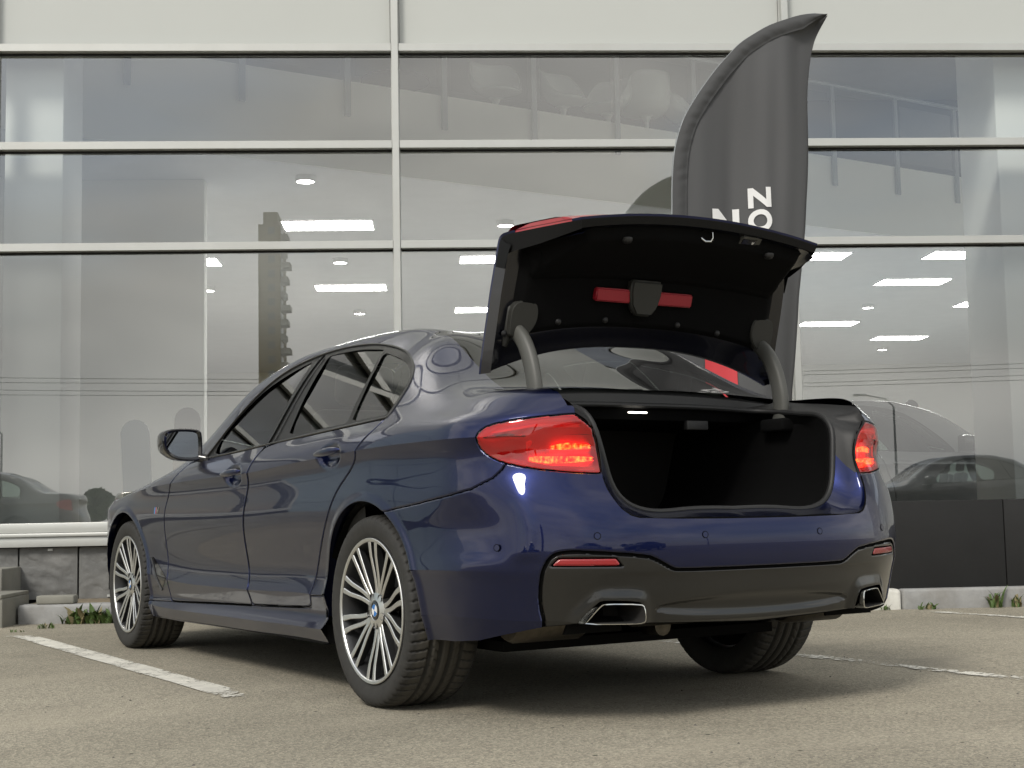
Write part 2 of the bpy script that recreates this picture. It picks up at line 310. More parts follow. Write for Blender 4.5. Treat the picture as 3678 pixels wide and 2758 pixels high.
def linepaint():
    m=mat('line_paint',(.66,.64,.57),rough=.75,noise=.18,nscale=9,bump=.5,bscale=90,bdist=.004); t=m.node_tree; b=t.nodes['Principled BSDF']; N=t.nodes.new; K=t.links.new
    tc=N('ShaderNodeTexCoord'); 
    def nz(s,d): n=N('ShaderNodeTexNoise'); n.inputs['Scale'].default_value=s; n.inputs['Detail'].default_value=d; n.inputs['Roughness'].default_value=.7; K(tc.outputs['Object'],n.inputs['Vector']); return n.outputs[0]
    ad=N('ShaderNodeMath'); ad.operation='MULTIPLY_ADD'; K(nz(38,8),ad.inputs[0]); ad.inputs[1].default_value=.75
    s2=N('ShaderNodeMath'); s2.operation='MULTIPLY'; K(nz(3.5,4),s2.inputs[0]); s2.inputs[1].default_value=.55; K(s2.outputs[0],ad.inputs[2])
    at=N('ShaderNodeAttribute'); at.attribute_name='wear'; su=N('ShaderNodeMath'); su.operation='SUBTRACT'; K(ad.outputs[0],su.inputs[0]); K(at.outputs['Fac'],su.inputs[1])
    r=N('ShaderNodeValToRGB'); r.color_ramp.elements[0].position=.50; r.color_ramp.elements[1].position=.56; K(su.outputs[0],r.inputs[0]); K(r.outputs[0],b.inputs['Alpha'])
linepaint()
mat('kerb_concrete',(.30,.30,.295),rough=.85,noise=.12,nscale=14,bump=.4,bscale=120,bdist=.003,dirt=.5,dirtcol=(.16,.14,.11),dirtscale=3)
mat('kerb_white',(.66,.65,.60),rough=.8,noise=.12,nscale=10,bump=.4,bscale=80,bdist=.004,dirt=.6,dirtcol=(.3,.27,.22),dirtscale=6)
mat('step_concrete',(.25,.245,.215),rough=.9,noise=.15,nscale=12,bump=.5,bscale=90,bdist=.003,dirt=.5,dirtcol=(.13,.12,.09),dirtscale=3)
mat('soil',(.19,.155,.105),rough=1,noise=.35,nscale=30,bump=.8,bscale=60,bdist=.01)
mat('slate',(.145,.145,.140),rough=.72,noise=.22,nscale=8,bump=.6,bscale=34,bdist=.006,dirt=.4,dirtcol=(.24,.235,.22),dirtscale=2.5)
mat('alu_frame',(.50,.508,.49),rough=.42,metal=.35,noise=.03,nscale=5,dirt=.25,dirtcol=(.42,.41,.37),dirtscale=1.8)
mat('gasket',(.010,.010,.010),rough=.8)
mat('spandrel',(.50,.515,.495),rough=.16,noise=.02,nscale=.7)
mat('cladding',(.29,.37,.41),rough=.25,noise=.03,nscale=.8); mat('planter_black',(.0075,.0075,.0075),rough=.75,noise=.2,nscale=6,bump=.3,bscale=40,bdist=.002)
mat('int_wall',(.76,.76,.73),rough=.8); mat('int_column',(.86,.86,.83),rough=.7); mat('int_ceiling',(.60,.60,.615),rough=.85,noise=.03,nscale=3)
mat('upper_shade',(.03,.042,.045),rough=.8); mat('int_floor',(.46,.46,.44),rough=.3); mat('fascia',(.84,.84,.78),rough=.75); mat('rail_metal',(.30,.32,.33),rough=.4,metal=.5)
mat('light_panel',(1,.98,.93),emit=21,ecol=(1,.985,.94)); mat('light_trim',(.7,.7,.7),rough=.5)
mat('chair_white',(.86,.86,.84),rough=.25,coat=.3); mat('board_blue',(.05,.085,.105),rough=.5); mat('board_grey',(.06,.063,.066),rough=.5); mat('board_print',(.35,.31,.27),rough=.6)
glassmat('facade_glass',(.86,.89,.88),ior=1.52,extra=.18); glassmat('rail_glass',(.86,.90,.89),ior=1.25)
mat('flag_cloth',(.068,.069,.072),rough=.7,noise=.05,nscale=300,bump=.25,bscale=700,bdist=.0006); mat('flag_hem',(.052,.053,.055),rough=.75)
mat('flag_white',(.72,.72,.72),rough=.7); mat('flag_red',(.52,.035,.045),rough=.65)
mat('weed_green',(.075,.125,.030),rough=.6,noise=.3,nscale=20); mat('weed_dry',(.19,.16,.08),rough=.8)
mat('pebble',(.12,.11,.095),rough=.9,noise=.4,nscale=30)
mat('tower_wall',(.17,.125,.022),rough=.8,noise=.1,nscale=.1); mat('tower_pale',(.26,.24,.19),rough=.8); mat('tower_glass',(.05,.055,.06),rough=.15)
mat('pole_concrete',(.26,.25,.23),rough=.9); mat('wire',(.02,.02,.02),rough=.7); mat('bark',(.07,.055,.04),rough=.95); mat('leaf',(.055,.085,.028),rough=.7)
mat('skin_tone',(.45,.27,.19),rough=.5); mat('hair_dark',(.02,.016,.013),rough=.6); mat('shirt',(.30,.32,.35),rough=.8); mat('trousers',(.03,.035,.05),rough=.8)
mat('car_white',(.55,.56,.56),rough=.25,metal=.2,coat=1); mat('car_black',(.009,.009,.010),rough=.2,coat=1); mat('car_grey',(.05,.052,.055),rough=.3,metal=.6,coat=1); mat('car_sand',(.26,.24,.17),rough=.3,metal=.4,coat=1)
# ---- ground: one sheet to the horizon, finer near the car
B=MB(); B.add([(-1500,-1500,0),(1500,-1500,0),(1500,1500,0),(-1500,1500,0)],[(0,1,2,3)]); g=B.build('ground','asphalt'); tag(g,kind='structure')
def marking(name,x,y0,y1,w,label,wear=.1,end_wear=.25,hook=None):
    n=60; V=[];F=[];wr=[]
    for i in range(n+1):
        u=i/n; y=y0+(y1-y0)*u
        for j,s in enumerate((-1,-.5,0,.5,1)):
            V.append((x+s*w/2+.0025*math.sin(y*7+s)*(abs(s)==1)+(hook(u) if hook else 0),y,.004)); wr.append(wear+end_wear*max(0,1-min(u,1-u)/.10)+(.05 if abs(s)==1 else 0))
    for i in range(n):
        for j in range(4): F.append((i*5+j,i*5+j+1,(i+1)*5+j+1,(i+1)*5+j))
    o=pobj(name,V,F,'line_paint'); a=o.data.attributes.new('wear','FLOAT','POINT'); a.data.foreach_set('value',wr); tag(o,kind='structure'); return o
marking('parking_line',-1.165,.52,4.42,.122,'',.03,.2,hook=lambda u:-.10*max(0,(u-.93)/.07))
marking('parking_line',1.40,-1.6,3.6,.105,'',.12,.2)
marking('parking_line',3.86,-.8,1.9,.105,'',.10,.2)
marking('parking_line',-3.75,.6,4.3,.11,'',.08,.2)
# ---- kerbs, steps, soil strip
def fbox(name,a,b,m,parent=None,bevel=.012,seg=2): return fb(rbox(name,a,b,m,parent,bevel,seg)) if parent is None else rbox(name,a,b,m,parent,bevel,seg)
k=fbox('kerb',(-3.36,4.177,-.05),(1.2,4.33,.128),'kerb_concrete',bevel=.022,seg=3); tag(k,kind='structure')
k=fbox('kerb',(2.475,3.64,-.05),(9.5,3.79,.130),'kerb_concrete',bevel=.020,seg=3); tag(k,kind='structure')
k=fbox('white_kerb_end',(2.02,3.635,-.05),(2.468,3.80,.134),'kerb_white',bevel=.03,seg=4); tag(k,kind='structure')
k=fbox('soil_strip',(-3.36,4.32,0),(2.1,4.96,.122),'soil',bevel=.01); tag(k,kind='structure')
st=empty('entrance_steps',FW(-4.2,4.4,0),FA); tag(st,'low grey concrete entrance steps beside the slate plinth','steps')
M0=Matrix.Translation((4.2,-4.4,0))
for (a,b) in (((-7.5,3.90,-.03),(-3.372,4.50,.186)),((-7.5,4.503,-.03),(-3.56,5.2,.362))):
    o=rbox('step',(a[0]+4.2,a[1]-4.4,a[2]),(b[0]+4.2,b[1]-4.4,b[2]),'step_concrete',st,bevel=.008)
for i in range(6):
    o=rbox('paving_slab',(-3.372-.55*(i+1)+4.2+.004,3.90-4.4-.008,.187),(-3.372-.55*i+4.2-.004,4.505-4.4,.212),'step_concrete',st,bevel=.005)
k=fbox('loose_paver',(-3.24,4.19,.128),(-2.99,4.31,.186),'step_concrete',bevel=.010); tag(k,'loose concrete paver lying on the kerb near the steps','paver')
# ---- facade
fac=fb(empty('showroom_facade')); tag(fac,'glass curtain wall of the showroom with pale aluminium frames','building')
MULL=[-6.82,-3.82,-.82,2.18,5.18,8.18,11.18]; TR_Z=[2.695,3.46,4.21,5.85,7.4]
for t in MULL:
    B=MB(); B.box((t-.026,4.905,.60),(t+.026,5.06,7.5)); B.box((t-.032,4.975,.60),(t+.032,5.0,7.5)); B.build('mullion','alu_frame',fac,bevel=.003,bseg=1)
for z in TR_Z:
    for a,b in zip(MULL[:-1],MULL[1:]):
        B=MB(); B.box((a+.0265,4.915,z-.030),(b-.0265,5.05,z+.030)); B.build('transom','alu_frame',fac,bevel=.003,bseg=1)
        B=MB(); B.box((a+.0335,4.972,z-.041),(b-.0335,4.999,z-.0305)); B.box((a+.0335,4.985,z+.0305),(b-.0335,4.999,z+.036)); B.build('gasket','gasket',fac)  # black strips hold the gaskets and their shadow line in one colour
rows=[(.665,2.662),(2.728,3.427),(3.493,4.177)]
for a,b in zip(MULL[:-1],MULL[1:]):
    for z0,z1 in rows:
        B=MB(); B.add([(a+.03,5.0,z0),(b-.03,5.0,z0),(b-.03,5.0,z1),(a+.03,5.0,z1)],[(0,1,2,3)]); B.build('glass_pane','facade_glass',fac)
    for z0,z1 in ((4.243,5.817),(5.883,7.367)):
        B=MB(); B.box((a+.036,4.985,z0),(b-.036,5.03,z1)); B.build('spandrel_panel','spandrel',fac)
    B=MB(); B.box((a+.0265,4.90,.600),(b-.0265,5.06,.672)); B.build('bottom_rail','alu_frame',fac,bevel=.004,bseg=2)
    B=MB(); B.box((a+.02,4.865,.572),(b-.0005+.02,5.10,.5985)); B.build('sill_lip','alu_frame',fac,bevel=.006,bseg=2)
    B=MB(); B.box((a+.02,4.885,.500),(b+.0195,5.08,.571)); B.build('sill_flashing','alu_frame',fac,bevel=.004,bseg=2)
B=MB(); B.box((-6.9,4.95,7.45),(11.3,5.3,7.9)); B.build('parapet','alu_frame',fac)
# the wing to the left is clad in flat panels with open dark joints
wing=fb(empty('office_wing')); tag(wing,'pale panel-clad wing of the building beyond the left frame edge','building')
B=MB(); B.box((-34,5.03,0),(-6.86,6.0,8.1)); B.build('wall','gasket',wing)
me_p=None
for i in range(18):
    for j in range(9):
        if me_p is None:
            B=MB(); B.box((-.735,-.015,-.435),(.735,.02,.435)); o=B.build('cladding_panel','cladding',wing,bevel=.004,bseg=1); me_p=o.data
        else: o=mobj('cladding_panel',me_p,wing)
        o.location=(-7.62-1.495*i,5.0,.52+.895*j)
# stone plinth: one slab beside the other with open joints
pl=fb(empty('stone_plinth')); tag(pl,'plinth of rough dark grey slate slabs under the showroom glass','plinth')
def slab_mesh(seed):
    r=np.random.RandomState(seed); nx,nz=34,30; h=np.zeros((nx,nz)); xs=np.linspace(0,1,nx)[:,None]; zs=np.linspace(0,1,nz)[None,:]
    for k in range(26):
        a=r.rand()*3.14; f=r.rand()*9+2; ph=r.rand()*6.28; w=np.sin((xs*math.cos(a)+zs*math.sin(a))*f*2+ph+1.2*np.sin(xs*5+zs*7+ph*2)); h+= np.where(r.rand()<.5,np.abs(w),np.clip(w*3,-1,1))*(1.0/f)
    h=(h-h.mean())/h.std()*.0042; e=np.minimum(np.minimum(xs,1-xs)*8,np.minimum(zs,1-zs)*8).clip(0,1); h=h*e+.004*(e-1)
    G=np.stack([(xs-.5)*.412+0*zs,-h,0*xs+(zs-.5)*.372],2); B=MB(); B.grid(G); b=[(-.206,.03,-.186),(.206,.03,-.186),(.206,.03,.186),(-.206,.03,.186)]
    B.box((-.206,.004,-.186),(.206,.03,.186)); o=B.build('stone_slab','slate',None,smooth=True,auto=45); me=o.data; bpy.data.objects.remove(o); return me
SL=[slab_mesh(k) for k in range(5)]
for i in range(18):
    o=mobj('stone_slab',SL[(i*3)%5],pl); o.location=(-4.90+.425*i+.2125+.06-.012,4.945,.308); o.rotation_euler[1]=math.pi*((i*7)%2)
    if i<17:
        for zz in (.14,.478): 
            B=MB(); B.box((-4.63+.425*i-.012-.0,4.937,zz-.008),(-4.63+.425*i+.022-.0,4.945,zz+.008)); B.build('slab_clip','alu_frame',pl)
B=MB(); B.box((-6.8,4.985,0),(2.2,5.05,.50)); B.build('plinth_backing','gasket',pl)
# planter boxes on the other side
for i,(a,b) in enumerate(((1.92,3.212),(3.218,4.51),(4.516,5.80))):
    o=fbox('planter_box',(a,3.735,.128),(b,4.70,.705),'planter_black',bevel=.004); tag(o,('black planter box half hidden behind the sedan rear corner','black planter box at the right edge, beyond the panel joint','black planter box farthest along the wall, past the frame edge')[i],'planter','black planter boxes')
# ---- interior
def sheet(name,V,m,kind='structure'):
    B=MB(); B.add(V,[tuple(range(len(V)))]); o=fb(B.build(name,m)); tag(o,kind=kind); return o
sheet('showroom_floor',[(-6.8,5.08,.10),(18,5.08,.10),(18,32,.10),(-6.8,32,.10)],'int_floor')
sheet('back_wall',[(-6.8,32,.1),(18,32,.1),(18,32,8.2),(-6.8,32,8.2)],'int_wall'); sheet('side_wall',[(-6.78,5.06,.1),(-6.78,32,.1),(-6.78,32,8.2),(-6.78,5.06,8.2)],'int_wall'); sheet('side_wall',[(18,5,.1),(18,32,.1),(18,32,8.2),(18,5,8.2)],'int_wall')
sheet('showroom_ceiling',[(-6.8,5.06,8.2),(18,5.06,8.2),(18,32,8.2),(-6.8,32,8.2)],'int_ceiling')
E0=(-14.0,3.4+0.0); # mezzanine edge line through (-2.56,9.54) and (6.14,14.18)
eq=lambda t:9.54+(t+2.56)*(4.64/8.70)
mz=fb(empty('mezzanine')); tag(mz,'white mezzanine balcony slab crossing the showroom at an angle','balcony')
B=MB(); B.prism([(17.9,eq(17.9)),(17.9,31.9),(-6.78,31.9),(-6.78,eq(-6.78))],'z',4.575,5.60); B.build('slab','fascia',mz)
sheet('suspended_ceiling',[(17.9,eq(17.9)+.02,4.570),(17.9,31.9,4.570),(-6.78,31.9,4.570),(-6.78,eq(-6.78)+.02,4.570)],'int_ceiling')
de=np.array([8.70,4.64]); de/=np.linalg.norm(de); dn_=np.array([de[1],-de[0]])
def edge_pt(t,o=0): return (t+dn_[0]*o,eq(t)+dn_[1]*o)
rl=fb(empty('balcony_railing')); tag(rl,'glass balcony railing with grey posts above the slanted slab','railing')
tp=[-3.7+1.10*k for k in range(14)]
for i,t in enumerate(tp):
    a=edge_pt(t,.02); B=MB(); c=np.array(a); h=de*.035; w_=dn_*.03
    B.prism([tuple(c-h),tuple(c+h),tuple(c+h+w_),tuple(c-h+w_)],'z',5.18,6.62); B.build('railing_post','rail_metal',rl)
    if i<len(tp)-1:
        p0=np.array(edge_pt(t+.08,.035)); p1=np.array(edge_pt(tp[i+1]-.08,.035)); B=MB(); B.add([(*p0,5.66),(*p1,5.66),(*p1,6.5),(*p0,6.5)],[(0,1,2,3)]); B.build('railing_glass','rail_glass',rl)
p0=edge_pt(tp[0],.035); p1=edge_pt(tp[-1],.035); B=MB(); B.tube([(*p0,6.63),(*p1,6.63)],.028,10); B.build('handrail','rail_metal',rl,smooth=True)
sheet('upper_shade_sheet',[(-6.78,19.5,5.61),(17.8,19.5,5.61),(17.8,19.5,8.19),(-6.78,19.5,8.19)],'upper_shade')  # added dark sheet; its colour carries the dimness behind the chairs
# tulip chairs on the balcony
def tulip(bar=False):
    e=empty('tulip_chair'); 
    B=MB(); B.lathe([(.0005,.0),(.20,.004),(.215,.012),(.06,.035),(.030,.09),(.024,.20),(.030,.32),(.055,.385),(.09,.40)],32,'z'); B.build('pedestal','chair_white',e,smooth=True)
    G=[]
    for a in np.linspace(0,2*math.pi,41):
        back=.5+.5*math.cos(a); H=.47+.40*smooth((back-.15)/.75); row=[]
        for k in np.linspace(0,1,14):
            r=.30*math.sin(min(k*1.35,1)*math.pi/2)*(1-.10*max(0,k-.75)*4*(1-back)); z=.40+(H-.40)*k**2.0+.01; flare=1+.06*back*k
            row.append((r*math.cos(a)*flare*.95-.02,r*math.sin(a)*1.02,z))
        G.append(row)
    B=MB(); B.grid(np.array(G)); o=B.build('seat_shell','chair_white',e,smooth=True,auto=80); md=o.modifiers.new('thick','SOLIDIFY'); md.thickness=.012
    return e
ch0=tulip()
CH=[(.30,12.35,1.9,'white tulip chair behind the railing, nearest the middle mullion'),(1.22,12.72,2.3,'white tulip chair on the balcony with its high back turned aside'),(1.86,13.05,.8,'white tulip chair behind the railing post in the third gap'),(2.40,13.15,-1.2,'low white tulip chair on the balcony, beside the flag'),(3.00,13.6,2.6,'white tulip chair on the balcony half hidden by the flag edge'),(4.60,14.4,1.5,'white tulip chair on the balcony just past the flag')]
for i,(t,q,rz,lb) in enumerate(CH):
    e=ch0 if i==0 else copy_tree(ch0); e.location=FW(t,q,5.60); e.rotation_euler=(0,0,rz+FA); e.scale=(1.15,1.15,1.15); tag(e,lb,'chair','tulip chairs on the mezzanine')
tb=empty('round_table',FW(-1.0,12.4,5.60)); tag(tb,'dark round table standing on the balcony left of the chairs','table')
B=MB(); B.lathe([(.0005,.70),(.45,.70),(.45,.73),(.0005,.73)],40,'z'); B.build('table_top','trousers',tb,smooth=True); B=MB(); B.lathe([(.25,0),(.25,.02),(.03,.04),(.03,.70)],24,'z'); B.build('pedestal','trousers',tb,smooth=True)
# columns, partition
for (a,b,m,lb,nm) in (((-3.80,5.22,.1),(-3.36,5.80,8.2),'int_column','white square column just inside the left glass bay','column'),((3.93,5.22,.1),(4.75,6.0,8.2),'int_column','white column inside the glass at the right edge','column')):
    o=fbox(nm,a,b,m,bevel=.01); tag(o,lb,'column')
o=fbox('partition_wall',(-6.75,10.5,.1),(-3.15,10.7,4.565),'int_wall',bevel=.005); tag(o,'plain pale partition wall deep in the showroom behind the left glass','wall')
o=fbox('partition_wall',(-5.6,6.1,.1),(-5.4,10.5,8.1),'int_wall',bevel=.005); tag(o,'pale cross wall inside the showroom running back from the left column','wall')
# ceiling lights
def panel(t,q,lb):
    e=fb(empty('ceiling_light')); e.location=FW(t+.59,q+.32,4.565); tag(e,lb,'ceiling light','square panel lights in the showroom ceiling')
    B=MB(); B.box((-.59,-.30,-.008),(.59,.30,0)); B.build('diffuser','light_panel',e); 
    for a,b in (((-.61,-.32,-.012),(.61,-.301,.002)),((-.61,.301,-.012),(.61,.32,.002)),((-.61,-.3009,-.012),(-.591,.3009,.002)),((.591,-.3009,-.012),(.61,.3009,.002))):
        B=MB(); B.box(a,b); B.build('trim','light_trim',e)
PN=[(-2.52,12.75,'long lit ceiling panel nearest the glass in the left bay'),(2.33,12.75,'lit ceiling panel behind the raised boot lid'),(-4.95,15.35,'lit ceiling panel cut off by the partition edge'),(-.12,15.35,'lit ceiling panel just left of the boot lid, upper one'),(4.68,15.35,'lit ceiling panel just right of the boot lid corner'),(7.15,15.35,'lit ceiling panel nearest the right column, top row'),(-2.52,17.87,'lit ceiling panel above the sedan roof, second row'),(2.33,17.87,'lit ceiling panel hidden behind lid and flag'),(7.18,17.87,'lit ceiling panel in the middle of the right bay'),(-.12,20.6,'lit ceiling panel just left of the boot lid, lower one'),(9.62,20.6,'lit ceiling panel cut by the right column, second row'),(4.9,20.6,'lit ceiling panel far back behind the flag'),(7.2,23.2,'faint lit ceiling panel far back in the right bay'),(9.6,25.8,'faint far ceiling panel near the right column'),(2.3,25.8,'far ceiling panel deep behind the boot lid')]
for t,q,lb in PN: panel(t,q,lb)
DL=[(-1.99,10.4,'round downlight above the long panel in the left bay'),(-1.94,15.57,'round downlight right of the reflected tower'),(-4.31,18.05,'round downlight at the partition edge'),(-1.93,20.9,'small round downlight above the sedan roof'),(.43,12.94,'round downlight above the boot lid left corner'),(7.83,20.9,'round downlight in the right bay below the middle panel'),(10.4,28.0,'tiny far round downlight in the right bay')]
for t,q,lb in DL:
    e=fb(empty('downlight')); e.location=FW(t,q,4.57); tag(e,lb,'downlight','round downlights in the showroom ceiling'); B=MB(); B.lathe([(.0005,-.062),(.10,-.062)],28,'z'); B.build('diffuser','light_panel',e); B=MB(); B.lathe([(.10,-.066),(.115,-.066),(.115,0)],28,'z'); B.build('ring','light_trim',e)
# display boards seen through the glass
for (t,q,w,h,m,lb,tilt) in ((-3.22,7.5,.13,1.50,'board_blue','pale blue round-topped display board inside, left one',-.05),(-2.88,7.7,.12,1.62,'board_grey','grey round-topped display board inside, right one',.02)):
    e=fb(empty('display_board')); e.location=FW(t,q,.10); tag(e,lb,'display board','round-topped display boards')
    pts=[(-w,0),(w,0),(w,h-w)]+[(w*math.cos(a),h-w+w*math.sin(a)) for a in np.linspace(.2,math.pi-.2,9)]+[(-w,h-w)]
    B=MB(); B.prism(pts,'y',0,.02); o=B.build('panel',m,e); o.rotation_euler[1]=tilt
    if m=='board_grey': B=MB(); B.box((-w*.85,-.003,.5),(w*.85,-.001,h-.30)); B.build('print','board_print',e)
    B=MB(); B.box((-.14,-.12,0),(.14,.16,.012)); B.build('foot','light_trim',e)
# ---- feather flag
fl=fb(empty('feather_flag')); tag(fl,'tall dark grey feather flag with white letters standing behind the sedan','flag')
FQ=3.0
LE=[(1.94,3.758),(1.896,3.764),(1.82,3.756),(1.747,3.74),(1.568,3.68),(1.388,3.57),(1.236,3.407),(1.114,3.244),(1.022,3.097),(.975,2.965),(.951,2.848),(.937,2.673),(.931,2.469),(.905,1.807),(.885,1.2),(.870,.55)]
RE=[(1.94,3.752),(1.912,3.70),(1.876,3.63),(1.852,3.53),(1.838,3.436),(1.816,3.257),(1.801,3.02),(1.783,2.785),(1.766,2.58),(1.752,2.376),(1.693,1.97),(1.668,1.569),(1.638,1.313),(1.60,.95),(1.56,.62)]
def resamp(P,n,k=2): 
    P=np.array(P); d=np.r_[0,np.cumsum(np.linalg.norm(np.diff(P,axis=0),axis=1))]; return np.stack([np.interp(np.linspace(0,d[-1],n),d,P[:,i]) for i in range(k)],1)
le=resamp(LE,120); 
for _ in range(3): le[1:-1]=.25*le[:-2]+.5*le[1:-1]+.25*le[2:]
re_=resamp(RE,120)
for _ in range(3): re_[1:-1]=.25*re_[:-2]+.5*re_[1:-1]+.25*re_[2:]
def flag_wave(t,z,u):
    return .055*math.sin(t*9.5+1.1*math.sin(z*1.7))*smooth(u*1.4)+.016*math.sin(t*21+z*1.1)*u+.006*math.sin(t*47-z*2.3)*u+.012*math.sin(z*2.1+t*3)*u*u
def flag_pt(i,u,off=0):
    a,b=le[i],re_[i]; t=a[0]+(b[0]-a[0])*u; z=a[1]+(b[1]-a[1])*u; w=.004*math.sin(z*6+9*t)*smooth(u*3-2)
    return (t+w,FQ-flag_wave(t,z,u)-off,z)
G=np.array([[flag_pt(i,u) for u in np.linspace(0,1,44)] for i in range(120)]); B=MB(); B.grid(G); o=B.build('flag_sail','flag_cloth',fl,smooth=True,auto=180); md=o.modifiers.new('thick','SOLIDIFY'); md.thickness=.002
# sleeve on the curved edge with gathers
G=[]
for fi in np.linspace(0,109,520):
    i0=int(fi); f=fi-i0; a=le[i0]*(1-f)+le[i0+1]*f; rr_=re_[i0]*(1-f)+re_[i0+1]*f; tg=le[min(i0+2,119)]-le[max(i0-1,0)]; tg/=np.linalg.norm(tg)+1e-9
    c=rr_-a; nn=c-tg*(c@tg); nn/=np.linalg.norm(nn)+1e-9; wd=min(.080,np.linalg.norm(c)*.5)*(1 if fi<60 else max(.16,1-(fi-60)/22))
    amp=.0020*(1 if fi<48 else max(.10,1-(fi-48)/16)); row=[]
    for k in np.linspace(-.12,1,13):
        q=a+nn*wd*k; w_=math.sin(fi*1.9+k*3.6+1.5*math.sin(fi*.37)); fold=amp*(abs(w_)**1.6*(1 if w_>0 else -1)+.5*math.sin(fi*3.3+k*2))*max(0,k)*(1.35-k)*1.6
        row.append((q[0],FQ-.012-.012*math.sin(math.pi*min(max(k+.1,0),1))-fold,q[1]))
    G.append(row)
B=MB(); B.grid(np.array(G)); B.build('flag_sleeve','flag_hem',fl,smooth=True,auto=180)
B=MB(); B.tube([(q[0]-.004,FQ,q[1]) for q in le[2:]]+[(.866,FQ,.05)],.011,10); B.build('flag_pole','rail_metal',fl,smooth=True)
B=MB(); B.lathe([(.0005,0),(.03,0),(.03,.10),(.016,.14),(.0005,.14)],20,'z',(.866,FQ,.01)); B.box((.866-.35,FQ-.03,.0),(.866+.35,FQ+.03,.022)); B.box((.866-.03,FQ-.35,.0225),(.866+.03,FQ+.35,.040)); B.build('flag_base','rail_metal',fl,smooth=True)
def on_flag(t,z,off):
    i=int(np.abs(le[40:,1]-z).argmin())+40; a,b=le[i],re_[i]; u=np.clip((t-a[0])/(b[0]-a[0]),0,1); zz=a[1]+(b[1]-a[1])*u
    return (t,FQ-flag_wave(t,z,u)-off,z)
def glyph(name,quads,m,n=10):
    B=MB()
    for qd in quads:
        (a,b,c,d)=[np.array(x,float) for x in qd]; G=[]
        for u in np.linspace(0,1,n):
            row=[]
            for v in np.linspace(0,1,n):
                q=(a*(1-u)+b*u)*(1-v)+(d*(1-u)+c*u)*v; row.append(on_flag(q[0],q[1],.007))
            G.append(row)
        B.grid(np.array(G))
    B.build(name,m,fl,smooth=True,auto=180)
def n_glyph(t0,z0,w,h,st):   # a Z turned on its side
    return [[(t0,z0),(t0+st,z0),(t0+st,z0+h),(t0,z0+h)],[(t0+w-st,z0),(t0+w,z0),(t0+w,z0+h),(t0+w-st,z0+h)],[(t0+st*.98,z0+h),(t0+st*.98,z0+h-st*1.55),(t0+w-st*.98,z0),(t0+w-st*.98,z0+st*1.55)]]
glyph('printed_letter',n_glyph(1.399,2.523,.135,.127,.031),'flag_white')
c0=(1.4645,2.440); R0,R1=.070,.0385; qs=[]
for k in range(24):
    a,b=2*math.pi*k/24,2*math.pi*(k+1)/24; f=lambda r,x:(c0[0]+r*math.cos(x),c0[1]+r*1.02*math.sin(x)); qs.append([f(R1,a),f(R0,a),f(R0,b),f(R1,b)])
glyph('printed_letter',qs,'flag_white',3)
glyph('printed_letter',n_glyph(1.175,2.350,.171,.176,.040),'flag_white')
for qd in ([(1.10,1.36),(1.29,1.33),(1.29,1.56),(1.10,1.60)],[(1.36,1.18),(1.50,1.15),(1.56,1.32),(1.36,1.34)]): glyph('printed_logo',[qd],'flag_red')
# ---- weeds along the kerbs
def weed(t,q,z,n,h,spread,lb,seed,broad=1.0,dry=.1):
    r=random.Random(seed); e=fb(empty('weed')); e.location=FW(t,q,z); tag(e,lb,'weed','weeds growing at the kerbs'); B=MB()
    for k in range(n):
        a=r.random()*6.28; ln=.60*h*(.45+.7*r.random()); w=.0042*broad*(.7+.8*r.random()); lean=.35+.9*r.random(); x0=(r.random()-.5)*spread; y0=(r.random()-.5)*spread*.4; G=[]
        for s in np.linspace(0,1,8):
            up_=ln*(s-.35*lean*s*s); out_=ln*lean*.7*s*s; ww=w*math.sin(math.pi*min(.12+.88*s,.985)) ; cx,cy=x0+out_*math.cos(a),y0+out_*math.sin(a); px,py=-math.sin(a)*ww,math.cos(a)*ww
            G.append([(cx-px,cy-py,up_),(cx,cy,up_-ww*.35),(cx+px,cy+py,up_)])
        B.grid(np.array(G),1 if r.random()<dry else 0)
    o=B.build('leaves',['weed_green','weed_dry'],e,smooth=True,auto=180); return e
weed(-3.02,4.13,0,16,.13,.10,'small leafy weed at the foot of the kerb, left one',1,2.6)
weed(-2.90,4.12,0,46,.24,.20,'broad tall weed growing against the kerb near the front wheel',2,3.4)
weed(-2.72,4.12,0,70,.20,.22,'dense weed clump half hidden by the front wheel',3,2.6)
weed(-3.05,3.75,0,34,.085,.10,'low tuft of grass on the asphalt before the kerb',4,.8)
weed(-3.16,3.50,0,14,.05,.08,'tiny tuft beside the end of the parking line',5,.8)
weed(-3.36,3.22,0,40,.065,.22,'flat weed growing over the painted parking line',6,1.0)
weed(2.62,3.60,0,22,.10,.12,'little weed by the kerb next to the sedan corner',7,2.0)
weed(2.36,3.60,0,14,.09,.10,'small weed at the white kerb end',9,1.4)
weed(3.08,3.60,.0,22,.27,.08,'tall weed with upright blades before the black planter',8,2.2,.25)
weed(3.22,3.61,.0,14,.22,.06,'upright weed at the right edge of the frame',10,1.8,.3)
# loose grit on the asphalt
r=random.Random(3); B=MB()
for k in range(420):
    d=1.6+9*r.random()**1.4; a=YAW+(r.random()-.5)*.9; x=CAM_POS[0]+d*math.sin(a); y=CAM_POS[1]+d*math.cos(a); s=.0022+.004*r.random()**3; 
    V=[(x+s*math.cos(t)*(.7+.6*r.random()),y+s*math.sin(t)*(.7+.6*r.random()),0) for t in np.linspace(0,6.28,6)[:-1]]; V+=[(x,y,s*.9)]
    B.add(V,[(i,(i+1)%5,5) for i in range(5)])
g2=B.build('grit','pebble'); tag(g2,'loose grit scattered over the asphalt','grit',kind='stuff')
